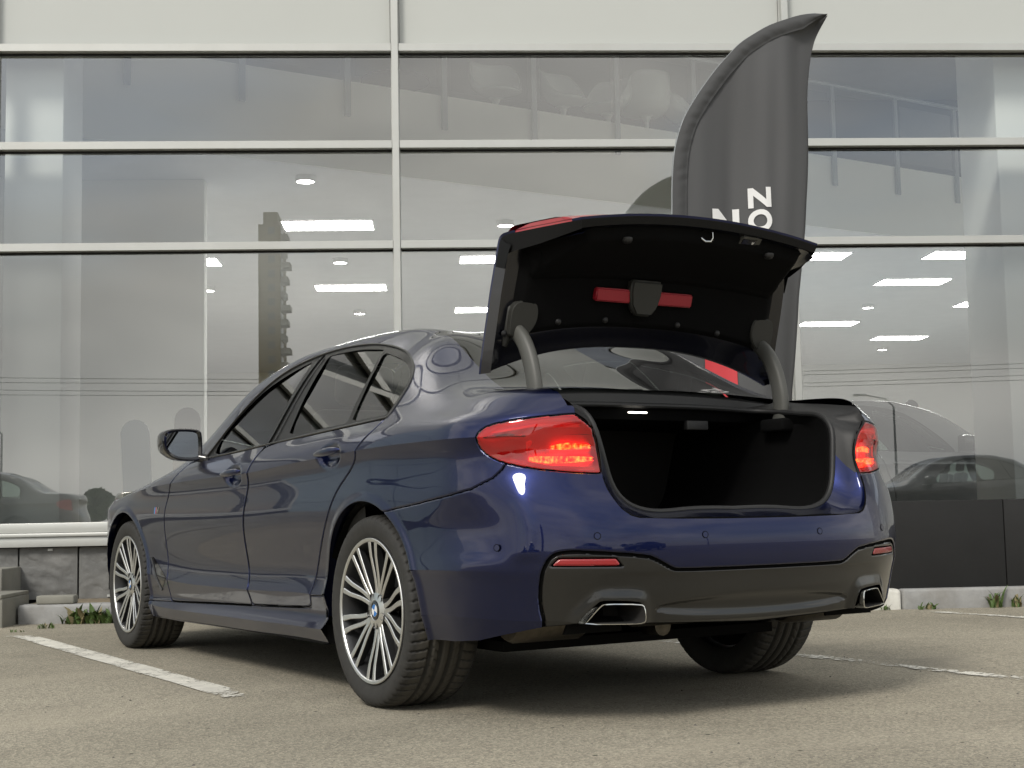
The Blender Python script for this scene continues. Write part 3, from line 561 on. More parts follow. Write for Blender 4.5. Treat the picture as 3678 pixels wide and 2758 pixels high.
# =================================================================== CAR
mat('paint',(.0042,.0090,.056),rough=.33,metal=.92,coat=1.0,croughness=.012,noise=.05,nscale=900)
MATS['paint'].node_tree.nodes['Principled BSDF'].inputs['Coat IOR'].default_value=1.47
mat('lid_black',(.004,.004,.0042),rough=.5,spec=.2)
mat('insert_paint',(.007,.0069,.0064),rough=.30,metal=0,coat=.75,croughness=.03,spec=.38)
mat('gloss_black',(.006,.006,.007),rough=.08,coat=.5)
mat('trim_black',(.009,.009,.009),rough=.32,spec=.16); mat('black_plastic',(.012,.012,.0125),rough=.55,bump=.15,bscale=900,bdist=.0004)
mat('arm_plastic',(.080,.080,.073),rough=.5,bump=.2,bscale=700,bdist=.0004)
mat('carpet',(.0026,.0026,.0028),rough=.95,noise=.4,nscale=400,bump=.6,bscale=900,bdist=.002,spec=.15)
mat('rubber',(.011,.011,.0115),rough=.55)
mat('gap',(.002,.002,.002),rough=.9,spec=.1)
mat('liner_dark',(.006,.006,.006),rough=.9,spec=.1)
mat('chrome',(.62,.62,.60),rough=.12,metal=1)
mat('steel',(.10,.088,.07),rough=.4,metal=1,noise=.25,nscale=40)
mat('soot',(.012,.011,.010),rough=.9)
mat('alu_polished',(.76,.76,.745),rough=.32,metal=1)
mat('alu_dark',(.055,.056,.058),rough=.35,metal=.6)
mat('disc_iron',(.20,.20,.20),rough=.35,metal=1)
mat('tyre',(.024,.0230,.0210),rough=.75,noise=.25,nscale=30,bump=.12,bscale=300,bdist=.0006)
def tread_tone():  # tread blocks lighter than the grooves, by radius
    m=MATS['tyre']; t=m.node_tree; b=t.nodes['Principled BSDF']; N=t.nodes.new; K=t.links.new
    src=b.inputs['Base Color'].links[0].from_socket; tc_=N('ShaderNodeTexCoord'); sx=N('ShaderNodeSeparateXYZ'); K(tc_.outputs['Object'],sx.inputs[0])
    cb=N('ShaderNodeCombineXYZ'); K(sx.outputs[1],cb.inputs[1]); K(sx.outputs[2],cb.inputs[2]); ln_=N('ShaderNodeVectorMath'); ln_.operation='LENGTH'; K(cb.outputs[0],ln_.inputs[0])
    mr=N('ShaderNodeMapRange'); mr.inputs[1].default_value=.3315; mr.inputs[2].default_value=.3345; K(ln_.outputs['Value'],mr.inputs[0])
    mx_=N('ShaderNodeMix'); mx_.data_type='RGBA'; K(mr.outputs[0],mx_.inputs[0]); K(src,mx_.inputs[6]); mx_.inputs[7].default_value=(.050,.046,.038,1); K(mx_.outputs[2],b.inputs['Base Color'])
tread_tone()
mat('badge_blue',(.02,.17,.50),rough=.25,coat=.6); mat('badge_white',(.75,.75,.75),rough=.25,coat=.6)
mat('stripe_lightblue',(.05,.30,.70),rough=.3); mat('stripe_red',(.55,.02,.02),rough=.3)
mat('reflector_red',(.30,.006,.010),rough=.35,coat=.8,bump=.5,bscale=500,bdist=.002)
mat('reflector_smoke',(.12,.045,.035),rough=.3,coat=.8)
mat('case_red',(.33,.012,.025),rough=.42,bump=.1,bscale=300)
mat('holder_grey',(.024,.024,.021),rough=.6)
mat('lamp_housing',(.50,.008,.02),rough=.22,coat=.6,emit=.09,ecol=(1,.015,.03))  # faint red emission stands in for LED light falling on the housing
def glow():
    m=mat('lamp_glow',(.5,.02,.01),rough=.4); t=m.node_tree; b=t.nodes['Principled BSDF']; N=t.nodes.new; K=t.links.new
    tc_=N('ShaderNodeTexCoord'); mp_=N('ShaderNodeMapping'); mp_.inputs['Scale'].default_value=(1,1,.35); K(tc_.outputs['Object'],mp_.inputs[0])
    n=N('ShaderNodeTexNoise'); n.inputs['Scale'].default_value=85; n.inputs['Detail'].default_value=3; K(mp_.outputs[0],n.inputs['Vector'])
    r=N('ShaderNodeValToRGB'); e=r.color_ramp.elements; e[0].position=.36; e[0].color=(.75,.03,.012,1); e[1].position=.66; e[1].color=(1,.50,.07,1); K(n.outputs[0],r.inputs[0]); K(r.outputs[0],b.inputs['Emission Color'])
    r2_=N('ShaderNodeMapRange'); r2_.inputs[1].default_value=.36; r2_.inputs[2].default_value=.66; r2_.inputs[3].default_value=1.6; r2_.inputs[4].default_value=8.5; K(n.outputs[0],r2_.inputs[0]); K(r2_.outputs[0],b.inputs['Emission Strength'])
glow()
mat('lamp_glow_soft',(.5,.02,.02),rough=.4,emit=.22,ecol=(1.0,.03,.02))
mat('boot_lamp',(1,.95,.85),emit=3.5,ecol=(1,.93,.80))
mat('seat_leather',(.020,.019,.018),rough=.5); mat('cabin',(.018,.018,.017),rough=.8)
mat('headliner',(.16,.155,.145),rough=.9)
mat('print_white',(.7,.7,.7),rough=.5)
glassmat('car_glass',(.56,.64,.60),ior=1.5,extra=.0); glassmat('rear_glass',(.24,.29,.27),ior=1.5); mat('lid_frame',(.0025,.003,.007),rough=.25,coat=.5); glassmat('lens_red',(.90,.085,.08),ior=1.52,extra=.03)
mat('lens_solid_red',(.30,.006,.012),rough=.12,coat=.8); glassmat('mirror_glass',(.03,.04,.04),ior=1.5,extra=.62)


# ---------------------------------------------------------- skin mesh + cutting
class TM:
    def __init__(s,P,N,S,T): s.P,s.N,s.S,s.T=P,N,S,T
    def compact(s):
        u,i=np.unique(s.T,return_inverse=True); return TM(s.P[u],s.N[u],s.S[u],i.reshape(-1,3))
    def mirrored(s):
        P=s.P.copy(); P[:,0]*=-1; N=s.N.copy(); N[:,0]*=-1; return TM(P,N,s.S,s.T[:,::-1])
def join(*a):
    a=[t for t in a if len(t.T)]
    o=0; P=[];N=[];S=[];T=[]
    for t in a: P.append(t.P);N.append(t.N);S.append(t.S);T.append(t.T+o); o+=len(t.P)
    return TM(np.concatenate(P),np.concatenate(N),np.concatenate(S),np.concatenate(T))
def cut(tm,f):
    """split along f=0 -> (part with f<0, part with f>0)"""
    if len(tm.T)==0: return tm,tm
    f=np.where(np.abs(f)<1e-7,1e-7,f); pos=f>0; T=tm.T; k=pos[T].sum(1)
    neg_t=T[k==0]; pos_t=T[k==3]; mix=T[(k>0)&(k<3)]
    if len(mix)==0:
        return TM(tm.P,tm.N,tm.S,neg_t).compact() if len(neg_t) else TM(tm.P[:0],tm.N[:0],tm.S[:0],T[:0]), TM(tm.P,tm.N,tm.S,pos_t).compact() if len(pos_t) else TM(tm.P[:0],tm.N[:0],tm.S[:0],T[:0])
    kk=pos[mix].sum(1); odd=np.where(kk==1,1,0)  # the odd vertex is positive if kk==1
    od=(pos[mix]==(odd[:,None]==1)).argmax(1); r=np.arange(len(mix))
    a=mix[r,od]; b=mix[r,(od+1)%3]; c=mix[r,(od+2)%3]
    E=np.concatenate([np.stack([a,b],1),np.stack([a,c],1)]); Es=np.sort(E,1)
    U,inv_=np.unique(Es,axis=0,return_inverse=True); inv_=inv_.ravel()
    t=f[U[:,0]]/(f[U[:,0]]-f[U[:,1]])
    def lerp(A): 
        tt=t if A.ndim==1 else t[:,None]
        return A[U[:,0]]+(A[U[:,1]]-A[U[:,0]])*tt
    P=np.concatenate([tm.P,lerp(tm.P)]); N=lerp(tm.N); N/=np.linalg.norm(N,axis=1,keepdims=True)+1e-12; N=np.concatenate([tm.N,N]); S=np.concatenate([tm.S,lerp(tm.S)])
    n0=len(tm.P); ab=inv_[:len(a)]+n0; ac=inv_[len(a):]+n0
    t1=np.stack([a,ab,ac],1); t2=np.stack([ab,b,c],1); t3=np.stack([ab,c,ac],1); o1=odd==1
    pos_all=np.concatenate([pos_t,t1[o1],t2[~o1],t3[~o1]]); neg_all=np.concatenate([neg_t,t1[~o1],t2[o1],t3[o1]])
    return TM(P,N,S,neg_all).compact(),TM(P,N,S,pos_all).compact()
def chaikin(P,n=2,closed=True):
    P=np.asarray(P,float)
    for _ in range(n):
        Q=np.roll(P,-1,0) if closed else P[1:]; A=P if closed else P[:-1]
        R=np.stack([.75*A+.25*Q,.25*A+.75*Q],1).reshape(-1,2); P=R if closed else np.vstack([P[:1],R,P[-1:]])
    return P
def sdpoly(px,py,poly):
    """signed distance, positive inside"""
    d=np.full(len(px),1e9); ins=np.zeros(len(px),bool); poly=np.asarray(poly,float)
    B=np.roll(poly,-1,0)
    for (ax,ay),(bx,by) in zip(poly,B):
        ex,ey=bx-ax,by-ay; wx,wy=px-ax,py-ay; l2=ex*ex+ey*ey+1e-15; t=np.clip((wx*ex+wy*ey)/l2,0,1)
        d=np.minimum(d,(wx-ex*t)**2+(wy-ey*t)**2)
        c=((ay>py)!=(by>py)); 
        with np.errstate(divide='ignore',invalid='ignore'): xi=(bx-ax)*(py-ay)/(by-ay)+ax
        ins^=c&(px<xi)
    return np.where(ins,1,-1)*np.sqrt(d)
def panel_cut(tm,sdf,gap=.0022,roll=.005,depth=.0035):
    """cut tm by sdf(tm)->signed distance; returns (inside,outside,groove) with rolled edges"""
    for lv in (gap+roll,gap+roll*.4,-gap-roll*.4,-gap-roll):
        a,b=cut(tm,sdf(tm)-lv); tm=join(a,b)
    d=sdf(tm); e=1e-3
    # rolled edge
    near=np.abs(d)<gap+roll; k=np.clip(1-(np.abs(d)-gap)/roll,0,1)
    g=np.zeros_like(tm.P)
    for ax in (0,1,2):
        q=TM(tm.P.copy(),tm.N,tm.S.copy(),tm.T); q.P[:,ax]+=e
        if ax==1: q.S=q.S+e
        g[:,ax]=(sdf(q)-d)/e
    g-=tm.N*(g*tm.N).sum(1,keepdims=True); g/=np.linalg.norm(g,axis=1,keepdims=True)+1e-9
    N0=tm.N.copy(); tm.P=tm.P-N0*(depth*k**2)[:,None]
    tm.N=tm.N-g*(np.sign(d)*k*1.3)[:,None]; tm.N/=np.linalg.norm(tm.N,axis=1,keepdims=True)
    ng,rest=cut(tm,d+gap); groove,ins=cut(rest,sdf_after(sdf,rest)-gap)
    groove.P=groove.P-groove.N*.010
    return ins,ng,groove
def sdf_after(sdf,t): return sdf(t)
EXO=chaikin([(-1.030,.200),(-1.036,.325),(-1.106,.391),(-1.126,.397),(-1.240,.390),(-1.256,.378),(-1.264,.322),(-1.264,.20)],1)
pats=make_side(dy=.0105,nw=200,nf=44)
COLS_P=np.concatenate([pt['P'] if i==0 else pt['P'][:,1:] for i,pt in enumerate(pats)],1); COLS_S=pats[0]['s'][:,0]
def skin_at(s,z):
    """point on the left skin at plan parameter s and height z (below the deck)"""
    i=np.clip(np.searchsorted(-COLS_S,-s)-1,0,len(COLS_S)-2); t=(s-COLS_S[i])/(COLS_S[i+1]-COLS_S[i])
    r=[]
    for k in (i,i+1):
        c=COLS_P[k]; m=c[:,2].argmax(); zz=np.maximum.accumulate(c[:m+1,2]); r.append([np.interp(z,zz,c[:m+1,j]) for j in range(3)])
    return np.array(r[0])*(1-t)+np.array(r[1])*t
tms=[]
AR=(.025,.330,.392); AF=(3.005,.332,.386)
for pt in pats:
    Q=pt['P'].copy(); n=grid_normals(Q)
    if n[...,0].mean()>0: n=-n
    # raised lip round the wheel arches
    for (cy_,cz_,rr) in (AR,AF):
        d=np.hypot(Q[...,1]-cy_,Q[...,2]-cz_)-rr; onside=(n[...,0]<-.6)
        amp=.0075*smooth(1-np.abs(d-.004)/.034)*onside
        Q=Q+n*amp[...,None]
    # dished door-handle cups
    if pt['seg']=='EFGHUI' or pt['seg'].startswith('IJ'):
        for (hy,hz) in ((.315,.897),(1.345,.856)):
            rr=((Q[...,1]-hy)/.112)**2+((Q[...,2]-hz)/.047)**2; Q=Q-n*(.030*smooth(1.15*(1-rr))*(np.abs(n[...,0])>.5))[...,None]
    # bumper side: hollow between the wheel arch and an upright ridge at the corner
    if pt['seg']=='EFGHUI':
        ss_=pt['s']; zz=Q[...,2]; low=smooth((zz-.50)/.05)*smooth((.80-zz)/.10)
        Q=Q+n*(low*(.0085*np.exp(-((ss_+.885)/.060)**2)-.0150*np.exp(-((ss_+.66)/.150)**2)*np.exp(-((zz-.625)/.10)**2)))[...,None]
    # rear insert: hollowed lower channel, raised hoods over the exhaust tips, a ledge under the seam
    xx,yy,zz=Q[...,0],Q[...,1],Q[...,2]; back=(yy<-.80)
    if pt['seg'] in('BCDE','EFGHUI'):
        hh_=.040*np.clip(1-(xx/.40)**2,0,1)**.6+1e-4; ch=smooth(1.25*(1-np.abs((zz-.362)/hh_)))*(np.abs(xx)<.40)*back
        Q=Q-n*(.014*ch)[...,None]
        dd=-sdpoly(pt['s'].ravel(),zz.ravel(),EXO).reshape(zz.shape)
        Q=Q+n*(.013*np.where(dd>0,smooth(1-dd/.045),1)*back*smooth((.47-zz)/.02))[...,None]
        le_=smooth((.478-zz)/.010)*smooth((zz-.40)/.06)*smooth((.62-np.abs(xx))/.15)*back; Q=Q-n*(.005*le_)[...,None]
    n=grid_normals(Q)
    if n[...,0].mean()>0: n=-n
    nu,nv=Q.shape[:2]; I=np.arange(nu*nv).reshape(nu,nv)
    a,b,c,d=I[:-1,:-1].ravel(),I[1:,:-1].ravel(),I[1:,1:].ravel(),I[:-1,1:].ravel()
    T=np.concatenate([np.stack([a,b,c],1),np.stack([a,c,d],1)])
    P=Q.reshape(-1,3); fn=np.cross(P[T[:,1]]-P[T[:,0]],P[T[:,2]]-P[T[:,0]])
    flip=(fn*n.reshape(-1,3)[T[:,0]]).sum(1)<0; T[flip]=T[flip][:,::-1]
    ar=np.linalg.norm(fn,axis=1); T=T[ar>1e-10]
    tms.append(TM(P,n.reshape(-1,3),pt['s'].ravel(),T))
# shared row between patch 1 (B..E) and patch 2 (E..I)
nvA,nvB=pats[1]['P'].shape[1],pats[2]['P'].shape[1]; nu_=pats[1]['P'].shape[0]
NA=tms[1].N.reshape(nu_,nvA,3).copy(); NB=tms[2].N.reshape(nu_,nvB,3).copy(); av=NA[:,-1]+NB[:,0]; av/=np.linalg.norm(av,axis=1,keepdims=True)
kk=smooth((-COLS_S-.52)/.30)[:,None]
for j in range(7):
    w=kk*(1-j/7)**1.5
    NA[:,-1-j]=NA[:,-1-j]*(1-w)+av*w; NB[:,j]=NB[:,j]*(1-w)+av*w
for t_,n_ in ((tms[1],NA),(tms[2],NB)): n_/=np.linalg.norm(n_,axis=2,keepdims=True); t_.N=n_.reshape(-1,3)
skin=join(*tms)
Yz=lambda t:(t.P[:,1],t.P[:,2])
# wheel arches
for (cy_,cz_,rr) in (AR,AF):
    low=skin.P[:,2]<cz_
    def fa(t):
        y,z=Yz(t); return np.hypot(y-cy_,np.maximum(z-cz_,0))-rr+np.where(t.N[:,0]>-.3,.5,0)*(np.abs(y-cy_)>.5)
    _,skin=cut(skin,fa(skin))
# boot opening
OPEN=[(-.974,1.028),(-1.015,1.011),(-1.045,.993),(-1.062,.974),(-1.105,.952),(-1.143,.925),(-1.156,.893),(-1.158,.838),(-1.156,.786),(-1.158,.763),(-1.163,.735),(-1.175,.706),(-1.195,.674),(-1.222,.653),(-1.25,.645),(-1.40,.640),(-1.55,.638),(-2.2,.637),(-2.2,1.3),(-.974,1.3)]
def f_open(t):
    x,y,z=t.P.T; a=sdpoly(t.S,z,OPEN); a=np.where(z>.6,a,-1)
    b=np.minimum(x+.640,np.minimum(-.425-y,z-1.0)*1.0); return np.maximum(a,b)
skin,closed_lid=cut(skin,f_open(skin))
# rear window, windscreen
def f_rw(t):
    x,y,z=t.P.T; ax=np.abs(x); top=.375-.10*(ax/.5)**2
    side=(.472+(.36-y)*.150)-ax
    return np.minimum(np.minimum(side,top-y),np.where(z>1.04,1,-1)*.2)
up=(skin.N[:,2]>.12)
skin,rear_glass=cut(skin,np.where((skin.P[:,1]<.5)&(skin.P[:,2]>1.05),f_rw(skin),-.3))
def f_ws(t):
    x,y,z=t.P.T; ax=np.abs(x); wm=np.interp(y,[1.2,1.4,1.6,1.8,2.0,2.2,2.42],[.53,.545,.570,.590,.607,.622,.64])
    top=1.42-.10*(ax/.5)**2; bot=2.33-.16*(ax/.6)**2
    return np.minimum(np.minimum(wm-ax,y-top),bot-y)
skin,wind=cut(skin,np.where(skin.P[:,2]>.9,f_ws(skin),-.3))
# side window openings
DLO=chaikin([(1.83,.958),(1.49,.967),(1.08,.981),(.634,.997),(.307,1.007),(-.02,1.017),(-.048,1.019),(-.045,1.045),(-.040,1.096),(-.034,1.136),(.006,1.186),(.066,1.229),(.168,1.271),(.31,1.313),(.44,1.343),(.57,1.364),(.69,1.377),(.856,1.386),(.993,1.387),(1.125,1.380),(1.255,1.362),(1.374,1.333),(1.474,1.292),(1.579,1.225),(1.69,1.140),(1.79,1.060),(1.86,.985),(1.87,.96)],1)
GF=chaikin([(1.765,.966),(1.521,.973),(1.10,.987),(1.085,.99),(1.118,1.06),(1.135,1.144),(1.142,1.248),(1.148,1.350),(1.207,1.342),(1.327,1.312),(1.494,1.255),(1.603,1.190),(1.715,1.110),(1.775,1.055),(1.795,1.01)],1)
GR=chaikin([(.895,1.004),(.599,1.014),(.345,1.020),(.325,1.022),(.366,1.091),(.412,1.223),(.462,1.322),(.478,1.330),(.574,1.341),(.693,1.354),(.862,1.361),(.99,1.362),(1.010,1.358),(.990,1.305),(.974,1.226),(.958,1.142),(.930,1.063)],1)
GQ=chaikin([(.285,1.024),(.124,1.027),(.01,1.029),(-.012,1.031),(-.011,1.062),(-.012,1.108),(.0,1.153),(.036,1.189),(.122,1.231),(.248,1.267),(.353,1.293),(.42,1.309),(.438,1.308),(.405,1.249),(.360,1.154),(.312,1.058)],1)
isside=lambda t:(t.N[:,0]<-.25)
def f_dlo(t): y,z=Yz(t); return np.where(isside(t),sdpoly(y,z,DLO),-.3)
skin,dlo=cut(skin,f_dlo(skin))
dlo.P=dlo.P-dlo.N*.0025
glass={}
for nm,pl in (('front',GF),('rear',GR),('quarter',GQ)):
    dlo,g=cut(dlo,sdpoly(*Yz(dlo),pl)); g.P=g.P-g.N*.004; glass[nm]=g
allg=join(*glass.values()); hh=allg.P[:,2]-1.0; yy_=allg.P[:,1]-.8
def gb(h,y): return np.stack([np.ones_like(h),h,h*h,y,y*y,h*y],1)
co=np.linalg.lstsq(gb(hh,yy_),-allg.P[:,0],rcond=None)[0]
for nm,g in glass.items():
    h=g.P[:,2]-1.0; y=g.P[:,1]-.8; g.P[:,0]=-(gb(h,y)@co)+.004
    dz=co[1]+2*co[2]*h+co[5]*y; dy_=co[3]+2*co[4]*y+co[5]*h; n=np.stack([-np.ones_like(h),-dy_,-dz],1); g.N=n/np.linalg.norm(n,axis=1,keepdims=True)
# tail lamp
LAMP=chaikin([(-.747,.914),(-.763,.936),(-.806,.949),(-.870,.959),(-.946,.966),(-1.006,.971),(-1.055,.9735),(-1.066,.972),(-1.105,.950),(-1.139,.929),(-1.150,.912),(-1.156,.880),(-1.157,.838),(-1.155,.792),(-1.150,.785),(-1.083,.789),(-1.013,.795),(-.944,.803),(-.895,.812),(-.843,.823),(-.798,.839),(-.759,.865),(-.747,.890)],1)
def f_lamp(t): return np.where(t.P[:,1]<-.6,sdpoly(t.S,t.P[:,2],LAMP),-.3)
lamp,skin,g1=panel_cut(skin,f_lamp,gap=.0018,roll=.004,depth=.002)
grooves=[g1]
# bumper seam
SEAM=[(-.10,.680),(-.152,.682),(-.226,.691),(-.402,.707),(-.591,.729),(-.70,.745),(-.791,.777),(-.829,.803),(-.843,.820),(-.86,.87),(-1.0,.88),(-2.2,.88),(-2.2,-.2),(-.10,-.2)]
def f_bump(t): return np.where(t.P[:,1]<.1,sdpoly(t.S,t.P[:,2],SEAM),-.3)
bump,skin,g2=panel_cut(skin,f_bump,gap=.0018,roll=.005,depth=.003); grooves.append(g2)
INS=chaikin([(-.936,.24),(-.944,.321),(-.924,.389),(-.926,.456),(-.946,.515),(-.968,.540),(-1.0,.547),(-1.06,.547),(-1.265,.530),(-1.305,.514),(-1.355,.487),(-1.385,.482),(-1.55,.481),(-2.3,.480),(-2.3,.1),(-.936,.1)],1)
def f_ins(t): return np.where(t.P[:,1]<-.7,sdpoly(t.S,t.P[:,2],INS),-.3)
insert,bump,g3=panel_cut(bump,f_ins,gap=.0042,roll=.006,depth=.004); grooves.append(g3)
insert.P=insert.P-insert.N*.004
REF=[(-.962,.504),(-.985,.527),(-1.165,.524),(-1.186,.499)]
def f_ref(t): return sdpoly(t.S,t.P[:,2],REF)
refl,insert,g4=panel_cut(insert,f_ref,gap=.0022,roll=.005,depth=.004)
def f_exo(t): return sdpoly(t.S,t.P[:,2],EXO)
insert,exh_cut=cut(insert,f_exo(insert))
ZB=lambda sv:np.interp(-sv,[.15,.40,.70,.94,1.05,1.30,1.80],[.250,.252,.272,.318,.325,.318,.300])
_,insert=cut(insert,insert.P[:,2]-ZB(insert.S)); _,bump=cut(bump,bump.P[:,2]-ZB(bump.S))
grooves[2]=cut(g3,g3.P[:,2]-ZB(g3.S))[1]
# doors
DF=chaikin([(1.83,.957),(2.0,.951),(2.075,.945),(2.10,.93),(2.15,.89),(2.2,.85),(2.25,.815),(2.30,.75),(2.332,.66),(2.345,.58),(2.345,.5),(2.336,.42),(2.328,.36),(2.322,.31),(2.318,.279),(2.25,.276),(1.767,.288),(1.30,.299),(1.247,.300),(1.243,.33),(1.248,.37),(1.258,.42),(1.266,.48),(1.264,.55),(1.25,.63),(1.228,.70),(1.20,.77),(1.172,.83),(1.15,.885),(1.125,.94),(1.075,.982),(1.30,.972)],1)
DR=chaikin([(1.0685,.9825),(1.1185,.94),(1.1435,.885),(1.1655,.83),(1.1935,.77),(1.2215,.70),(1.2435,.63),(1.2575,.55),(1.2595,.48),(1.2515,.42),(1.2415,.37),(1.2365,.33),(1.2365,.302),(1.15,.304),(.818,.313),(.645,.319),(.60,.325),(.578,.345),(.562,.385),(.54,.43),(.50,.50),(.44,.57),(.365,.65),(.30,.72),(.24,.775),(.17,.818),(.115,.852),(.083,.88),(.066,.91),(.03,.938),(-.018,.972),(-.035,1.010),(-.03,1.0165),(.307,1.006),(.634,.9965)],1)
def f_df(t): y,z=Yz(t); return np.where(isside(t)&(z<1.05),sdpoly(y,z,DF),-.3)
def f_dr(t): y,z=Yz(t); return np.where(isside(t)&(z<1.05),sdpoly(y,z,DR),-.3)
door_f,skin,g5=panel_cut(skin,f_df); door_r,skin,g6=panel_cut(skin,f_dr); grooves+= [g5,g6]
# side skirt
def f_sk(t): y,z=Yz(t); return np.where(isside(t),np.minimum(np.minimum(y-.2,2.64-y),np.interp(y,[.2,.40,.56,.60,.65,.82,1.25,1.77,2.32,2.62],[.372,.372,.366,.318,.3155,.310,.297,.285,.272,.266])-z),-.3)
skirt,skin,g7=panel_cut(skin,f_sk,gap=.0015,roll=.004,depth=.0025); grooves.append(g7)
# bonnet shut line
def f_hood(t):
    x,y,z=t.P.T; return np.where((y>1.9)&(z>.6),np.minimum(np.minimum(.705+.03*np.clip(2.6-y,0,1)-np.abs(x),y-2.28+.10*(x/.7)**2),z-.72),-.3)
hood,skin,g8=panel_cut(skin,f_hood,gap=.002,roll=.006,depth=.004); grooves.append(g8)

car=empty('sedan_car'); tag(car,'dark blue four-door sedan parked with its boot lid raised','car')
def both(name,tm,m,parent=None,sides=(1,-1),label=None,split=True):
    """left and right as two objects (split) or one"""
    r=[]
    if split:
        for s in sides:
            t=tm if s==1 else tm.mirrored(); r.append(mobj(name,tri_mesh(name,t.P,t.T,t.N,[m]),parent or car))
    else:
        t=join(tm,tm.mirrored()); r.append(mobj(name,tri_mesh(name,t.P,t.T,t.N,[m]),parent or car))
    return r
body=both('body_shell',skin,'paint',split=False)[0]
both('panel_gap',join(*grooves),'gap',parent=body,split=False)
both('bonnet',hood,'paint',split=False)
bumper=both('rear_bumper',bump,'paint',split=False)[0]
insert_o=both('bumper_insert',insert,'insert_paint',split=False,parent=bumper)[0]
both('panel_gap',g4,'gap',parent=insert_o if False else bumper,split=False)
rf=both('reflector',refl,'reflector_red',parent=bumper); rf[0]['label']='red reflector in the dark bumper insert under the lit tail lamp'
both('side_skirt',skirt,'paint')
dfs=both('front_door',door_f,'paint'); drs=both('rear_door',door_r,'paint')
tr=both('window_trim',dlo,'trim_black')
for i in range(2):
    sd_=1 if i==0 else -1
    for nm,par in (('front',dfs[i]),('rear',drs[i]),('quarter',drs[i])):
        both('window_glass' if nm!='quarter' else 'quarter_glass',glass[nm],'car_glass',parent=par,sides=(sd_,))
mat('trim_satin',(.055,.055,.053),rough=.22,metal=.6)
for i,s in enumerate((1,-1)):
    B=MB(); B.tube([(s*(skin_at(y,z)[0]-.001),y,z) for y,z in DLO],.0042,6,closed=True); B.build('trim_strip','trim_satin',tr[i],smooth=True)
    B=MB(); B.tube([(s*(skin_at(y,z)[0]-.0005),y,z) for y,z in [(1.070,.985),(1.075,1.03),(1.080,1.10),(1.082,1.20),(1.080,1.30),(1.080,1.372)]],.0032,6); B.build('pillar_gap','gap',tr[i])
    for dy in (-.028,.030):
        B=MB(); B.tube([(s*(skin_at(y,z)[0]-.0005),y+dy,z) for y,z in [(1.045,.992),(1.055,1.06),(1.062,1.15),(1.066,1.25),(1.070,1.355)]],.0024,6); B.build('pillar_strip','trim_satin',tr[i],smooth=True)
both('rear_window',rear_glass,'rear_glass',split=False)
both('windscreen',wind,'car_glass',split=False)
# painted flanges turned in at the wheel arches, liners behind
for s in (1,-1):
    for (cy_,cz_,rr),nm in ((AR,'rear'),(AF,'front')):
        th=np.linspace(-.10,math.pi+.10,64); G=[]
        for a in th:
            y=cy_+rr*math.cos(a); z=cz_+rr*max(math.sin(a),-.4)
            if a<0 or a>math.pi: y=cy_+math.copysign(rr,math.cos(a)); z=cz_-.35*abs(math.sin(a))
            q=skin_at(y,z); q=q+np.array([-.005,0,0]); rad=np.array([0,math.cos(a),max(math.sin(a),0)])
            G.append([(s*(-1)*-q[0] if False else s*q[0],q[1],q[2]),(s*(q[0]+.010),q[1]+.002*rad[1],q[2]+.002*rad[2]),(s*(q[0]+.035),q[1]+.006*rad[1],q[2]+.006*rad[2])])
        B=MB(); B.grid(np.array(G)); B.build('arch_flange','paint',body,smooth=True)
        B=MB(); R=rr+.012
        prof=[(R,s*-.885),(R+.01,s*-.80),(R+.01,s*-.56),(R-.10,s*-.54),(.02,s*-.54)]
        B.lathe(prof,40,'x',(0,cy_,cz_-.02),a0=-.05,a1=math.pi+.05); B.build('wheel_arch_liner','liner_dark',car,smooth=True)
# under-body tray, muffler and pipes
B=MB(); B.box((-.60,-.40,.20),(.60,3.5,.235)); B.box((-.875,.44,.188),(-.601,2.56,.26)); B.box((.601,.44,.188),(.875,2.56,.26)); B.build('underbody_tray','liner_dark',car)
B=MB(); B.lathe([(0.001,-.24),(.07,-.24),(.085,-.22),(.085,.22),(.07,.24),(.001,.24)],28,'x',(0,-.62,.36)); 
for s in (-1,1):
    B.tube([(s*.2,-.60,.36),(s*.40,-.68,.345),(s*.52,-.76,.34)],.036,12)
B.tube([(0,-.5,.26),(.02,.4,.25),(.05,1.6,.25)],.035,12); B.build('exhaust_pipe','steel',car,smooth=True)
for s in (-1,1):
    B=MB(); B.lathe([(0.001,-.14),(.075,-.14),(.085,-.12),(.085,.12),(.075,.14),(.001,.14)],24,'x',(s*.58,-.62,.335)); B.build('rear_muffler','steel',car,smooth=True)
B=MB(); B.box((-.62,-.05,.21),(.62,.05,.27)); 
for s in (-1,1): B.tube([(s*.25,.1,.26),(s*.66,.02,.25)],.025,10); B.tube([(s*.25,-.16,.28),(s*.66,-.04,.30)],.02,10)
B.build('rear_axle_carrier','liner_dark',car,smooth=True)
